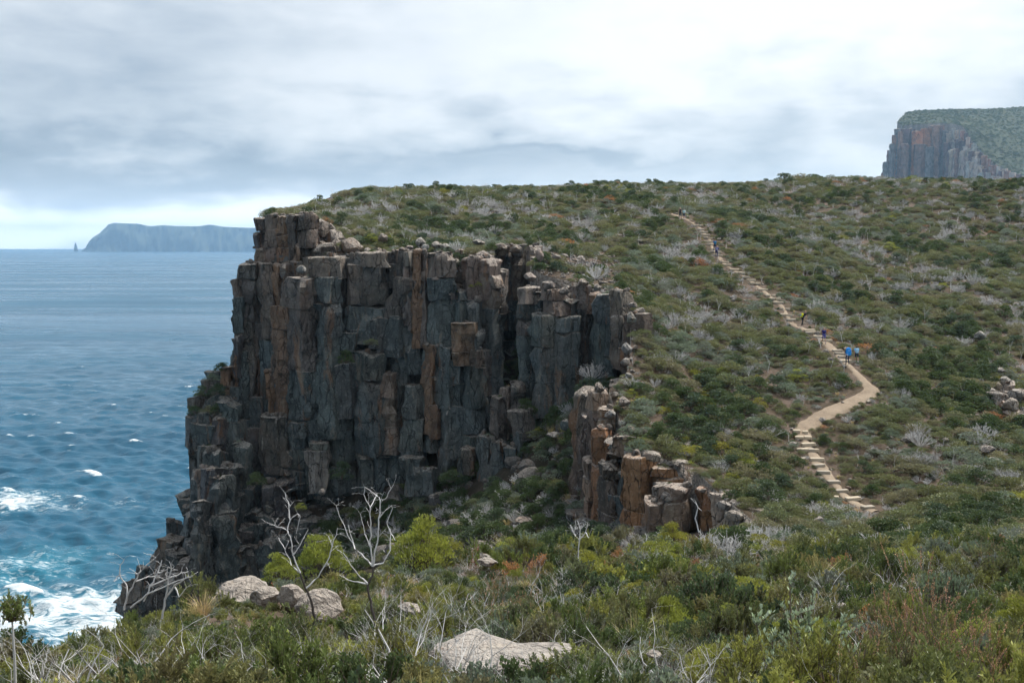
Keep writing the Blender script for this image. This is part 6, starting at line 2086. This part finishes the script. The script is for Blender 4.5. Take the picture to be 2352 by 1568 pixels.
w_, T_ = person(1843, 748, PI * .62, 'person in black stooping under a yellow pack beside the middle steps', (.012, .012, .016), (.012, .012, .016), True, False, .12, .55)
pack(w_, T_, 'yellow and blue pack on the stooping walker in black', (.62, .62, .03), .30, .22, .48, accent=(.05, .22, .42))
w_, T_ = person(1892, 789, .1, 'person in navy long sleeved shirt and blue shorts walking down the path', (.035, .032, .16), (.09, .10, .34), False, True, .16, .05, height=1.70)
w_, T_ = person(1946, 836, PI + .05, 'person in dark trousers almost hidden by a large bright blue pack cover', (.05, .05, .08), (.035, .035, .075), True, True, .06, .12, height=1.72)
pack(w_, T_, 'large bright blue pack cover with small white mark', (.02, .27, .78), .50, .36, .82, 1.30, True, logo=(.85, .88, .9))
w_, T_ = person(1967, 833, PI - .12, 'person in light blue shirt and dark shorts with pale daypack', (.26, .52, .78), (.035, .04, .075), False, False, .17, .06)
pack(w_, T_, 'pale blue daypack with dark strap lines beside the large blue cover', (.38, .62, .80), .29, .18, .46, accent=(.42, .66, .82))
# ------------------------------------------------------------------ high cliff beyond the ridge
far_ctrl = [at(*p) for p in [(2062, 291, 2010), (2085, 265, 2080), (2120, 258, 2150), (2200, 252, 2250), (2352, 248, 2300), (2480, 246, 2320), (2100, 288, 1990), (2160, 285, 1985), (2205, 290, 1975), (2218, 312, 1950), (2242, 342, 1905), (2272, 372, 1860),
            (2312, 394, 1820), (2345, 405, 1800), (2480, 430, 1760), (2352, 330, 1960), (2300, 300, 2050), (2400, 300, 2080)]]
far_ctrl += [Vector((at(px, 571, 2500).x, 2500, 235)) for px in (2080, 2250, 2480)]
FAR = TPS(far_ctrl, .001)
far_rim = [(2052, 2040), (2064, 2006), (2100, 1992), (2160, 1986), (2204, 1974), (2218, 1945), (2244, 1900), (2274, 1856), (2314, 1816), (2350, 1792), (2500, 1740)]
fr = [Vector((at(px, 571, d).x, d)) for px, d in far_rim] + [Vector((at(2520, 571, 2480).x, 2480)), Vector((at(2140, 571, 2480).x, 2480)), Vector((at(2085, 571, 2200).x, 2200)), Vector((at(2066, 571, 2090).x, 2090))]
M['far_bush'] = mat_ground('far_bush', [(.3, (.030, .040, .018)), (.5, (.050, .060, .028)), (.7, (.075, .080, .040))], .06, 2.0)
far_head = sheet('far_headland', fr, FAR, 2.0, M['far_bush'], 10, 12, skirt=120)
tag(far_head, 'bushy top of the high hazy cliff beyond the ridge', kind='structure')
fr_np = np.array([tuple(p) for p in fr])
far_cliff = empty('far_cliff', at(2120, 400, 1990))
tag(far_cliff, 'high hazy cliff of purple and rusty columns beyond the ridge', kind='structure')
rk = random.Random(8)


def far_col(pl, pr, pt, d, st, pb=450):
    rr = random.Random(int(pl * 10 + pt))
    t_, b_ = at((pl + pr) / 2, pt, d), at((pl + pr) / 2, pb, d)
    wd = (pr - pl) / F * d
    poly = section(rr, rr.choice((4, 5, 6)), wd, max(wd * 1.1, 10))
    org = (t_.x, d + wd * .5, b_.z)
    me = block_mesh('rock_column', poly, b_.z, t_.z, org, rr, M['rock_far'], .6, wd * .12, (0, 0), 2.6, 5.5)
    o = obj('rock_column', me, far_cliff, Vector(org) - far_cliff.location)
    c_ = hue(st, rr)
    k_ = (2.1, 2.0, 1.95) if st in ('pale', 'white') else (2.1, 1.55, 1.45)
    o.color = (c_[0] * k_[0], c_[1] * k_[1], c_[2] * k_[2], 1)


for pl, pr, pt, d, st in [(2026, 2034, 396, 1990, 'umber'), (2032, 2042, 372, 1985, 'grey'), (2040, 2050, 345, 1990, 'umber'), (2050, 2060, 310, 1992, 'brown'), (2046, 2056, 330, 1978, 'grey'), (2058, 2068, 296, 1990, 'grey'), (2066, 2076, 302, 1982, 'brown'), (2074, 2090, 296, 1984, 'purple'), (2088, 2098, 294, 1990, 'umber'),
                          (2096, 2104, 296, 1995, 'purple'), (2100, 2126, 300, 1974, 'orange'), (2122, 2142, 294, 1976, 'orange'), (2138, 2160, 288, 1976, 'brown'), (2156, 2172, 287, 1974, 'purple'), (2104, 2130, 330, 1968, 'umber'), (2128, 2150, 336, 1966, 'grey'), (2072, 2088, 330, 1972, 'umber'),
                          (2164, 2180, 300, 1972, 'dark'), (2176, 2188, 312, 1970, 'dark')]:
    far_col(pl, pr, pt, d, st)
px = 2172
while px < 2352:
    wp = rk.uniform(6, 11)
    e_ = float(np.interp(px, [2172, 2205, 2218, 2244, 2274, 2314, 2352], [300, 292, 312, 342, 372, 394, 404]))
    d = float(np.interp(px, [2172, 2204, 2218, 2244, 2274, 2314, 2352], [1968, 1962, 1936, 1890, 1846, 1806, 1780]))
    for row in range(3):
        far_col(px + rk.uniform(-3, 3), px + wp + rk.uniform(-2, 3), e_ + row * 24 + rk.uniform(-3, 10), d - row * 14, rk.choice(('pale', 'white', 'brown', 'purple', 'pale')))
    px += wp * .9
items = []
for _ in range(6000):
    px, d = rk.uniform(2050, 2420), rk.uniform(1785, 2330)
    x = at(px, 571, d).x
    if not inside(fr_np, np.array([[x, d]]))[0]: continue
    k = rk.choice(('olive_shrub', 'dark_shrub', 'dark_shrub', 'olive_shrub', 'grey_green_shrub'))
    s = rk.uniform(3.5, 7.5)
    items.append([k, rk.randrange(len(PROTO[k])), x, d, FAR.z(x, d) - 1, (0, 0, rk.uniform(0, 6.28)), (s, s, s * .7)])
gn_scatter('far_scrub', items, 'hazy scrub on the high far cliff')
# ------------------------------------------------------------------ tell look-alikes apart by their order
ORD = ['first', 'second', 'third', 'fourth', 'fifth', 'sixth', 'seventh', 'eighth', 'ninth', 'tenth', 'eleventh', 'twelfth', 'thirteenth', 'fourteenth', 'fifteenth', 'sixteenth', 'seventeenth', 'eighteenth', 'nineteenth', 'twentieth', 'twenty-first', 'twenty-second', 'twenty-third', 'twenty-fourth']
by = {}
for o in sc.objects:
    if o.parent is None and o.get('label') and o.get('category'):
        by.setdefault(o['label'], []).append(o)
for lab, os_ in by.items():
    if 1 < len(os_) <= 24 and len(lab.split()) <= 13:
        os_.sort(key=lambda o: to_px(o.location)[0])
        for i, o in enumerate(os_):
            o['label'] = f"{lab}, {ORD[i]} from left"
# ------------------------------------------------------------------ air
def build_haze():
    m = bpy.data.materials.new('sea_air')
    m.use_nodes = True
    t = NT(m.node_tree)
    vol = t.n('ShaderNodeVolumePrincipled', inp={'Color': (0.48, 0.74, 1.0, 1), 'Density': 0.000078, 'Anisotropy': 0.5})
    t.t.links.new(vol.outputs[0], t.n('ShaderNodeOutputMaterial').inputs['Volume'])
    x, y0, y1, z0, z1 = 19000, -19000, 19000, SEA_Z - 6, 330
    vs_ = [(a, b, c) for a in (-x, x) for b in (y0, y1) for c in (z0, z1)]
    fs = [(0, 1, 3, 2), (4, 6, 7, 5), (0, 4, 5, 1), (2, 3, 7, 6), (0, 2, 6, 4), (1, 5, 7, 3)]
    o = obj('haze', mesh_from('haze', vs_, fs, [m], False))
    tag(o, 'thin blue sea haze', kind='stuff')


build_haze()
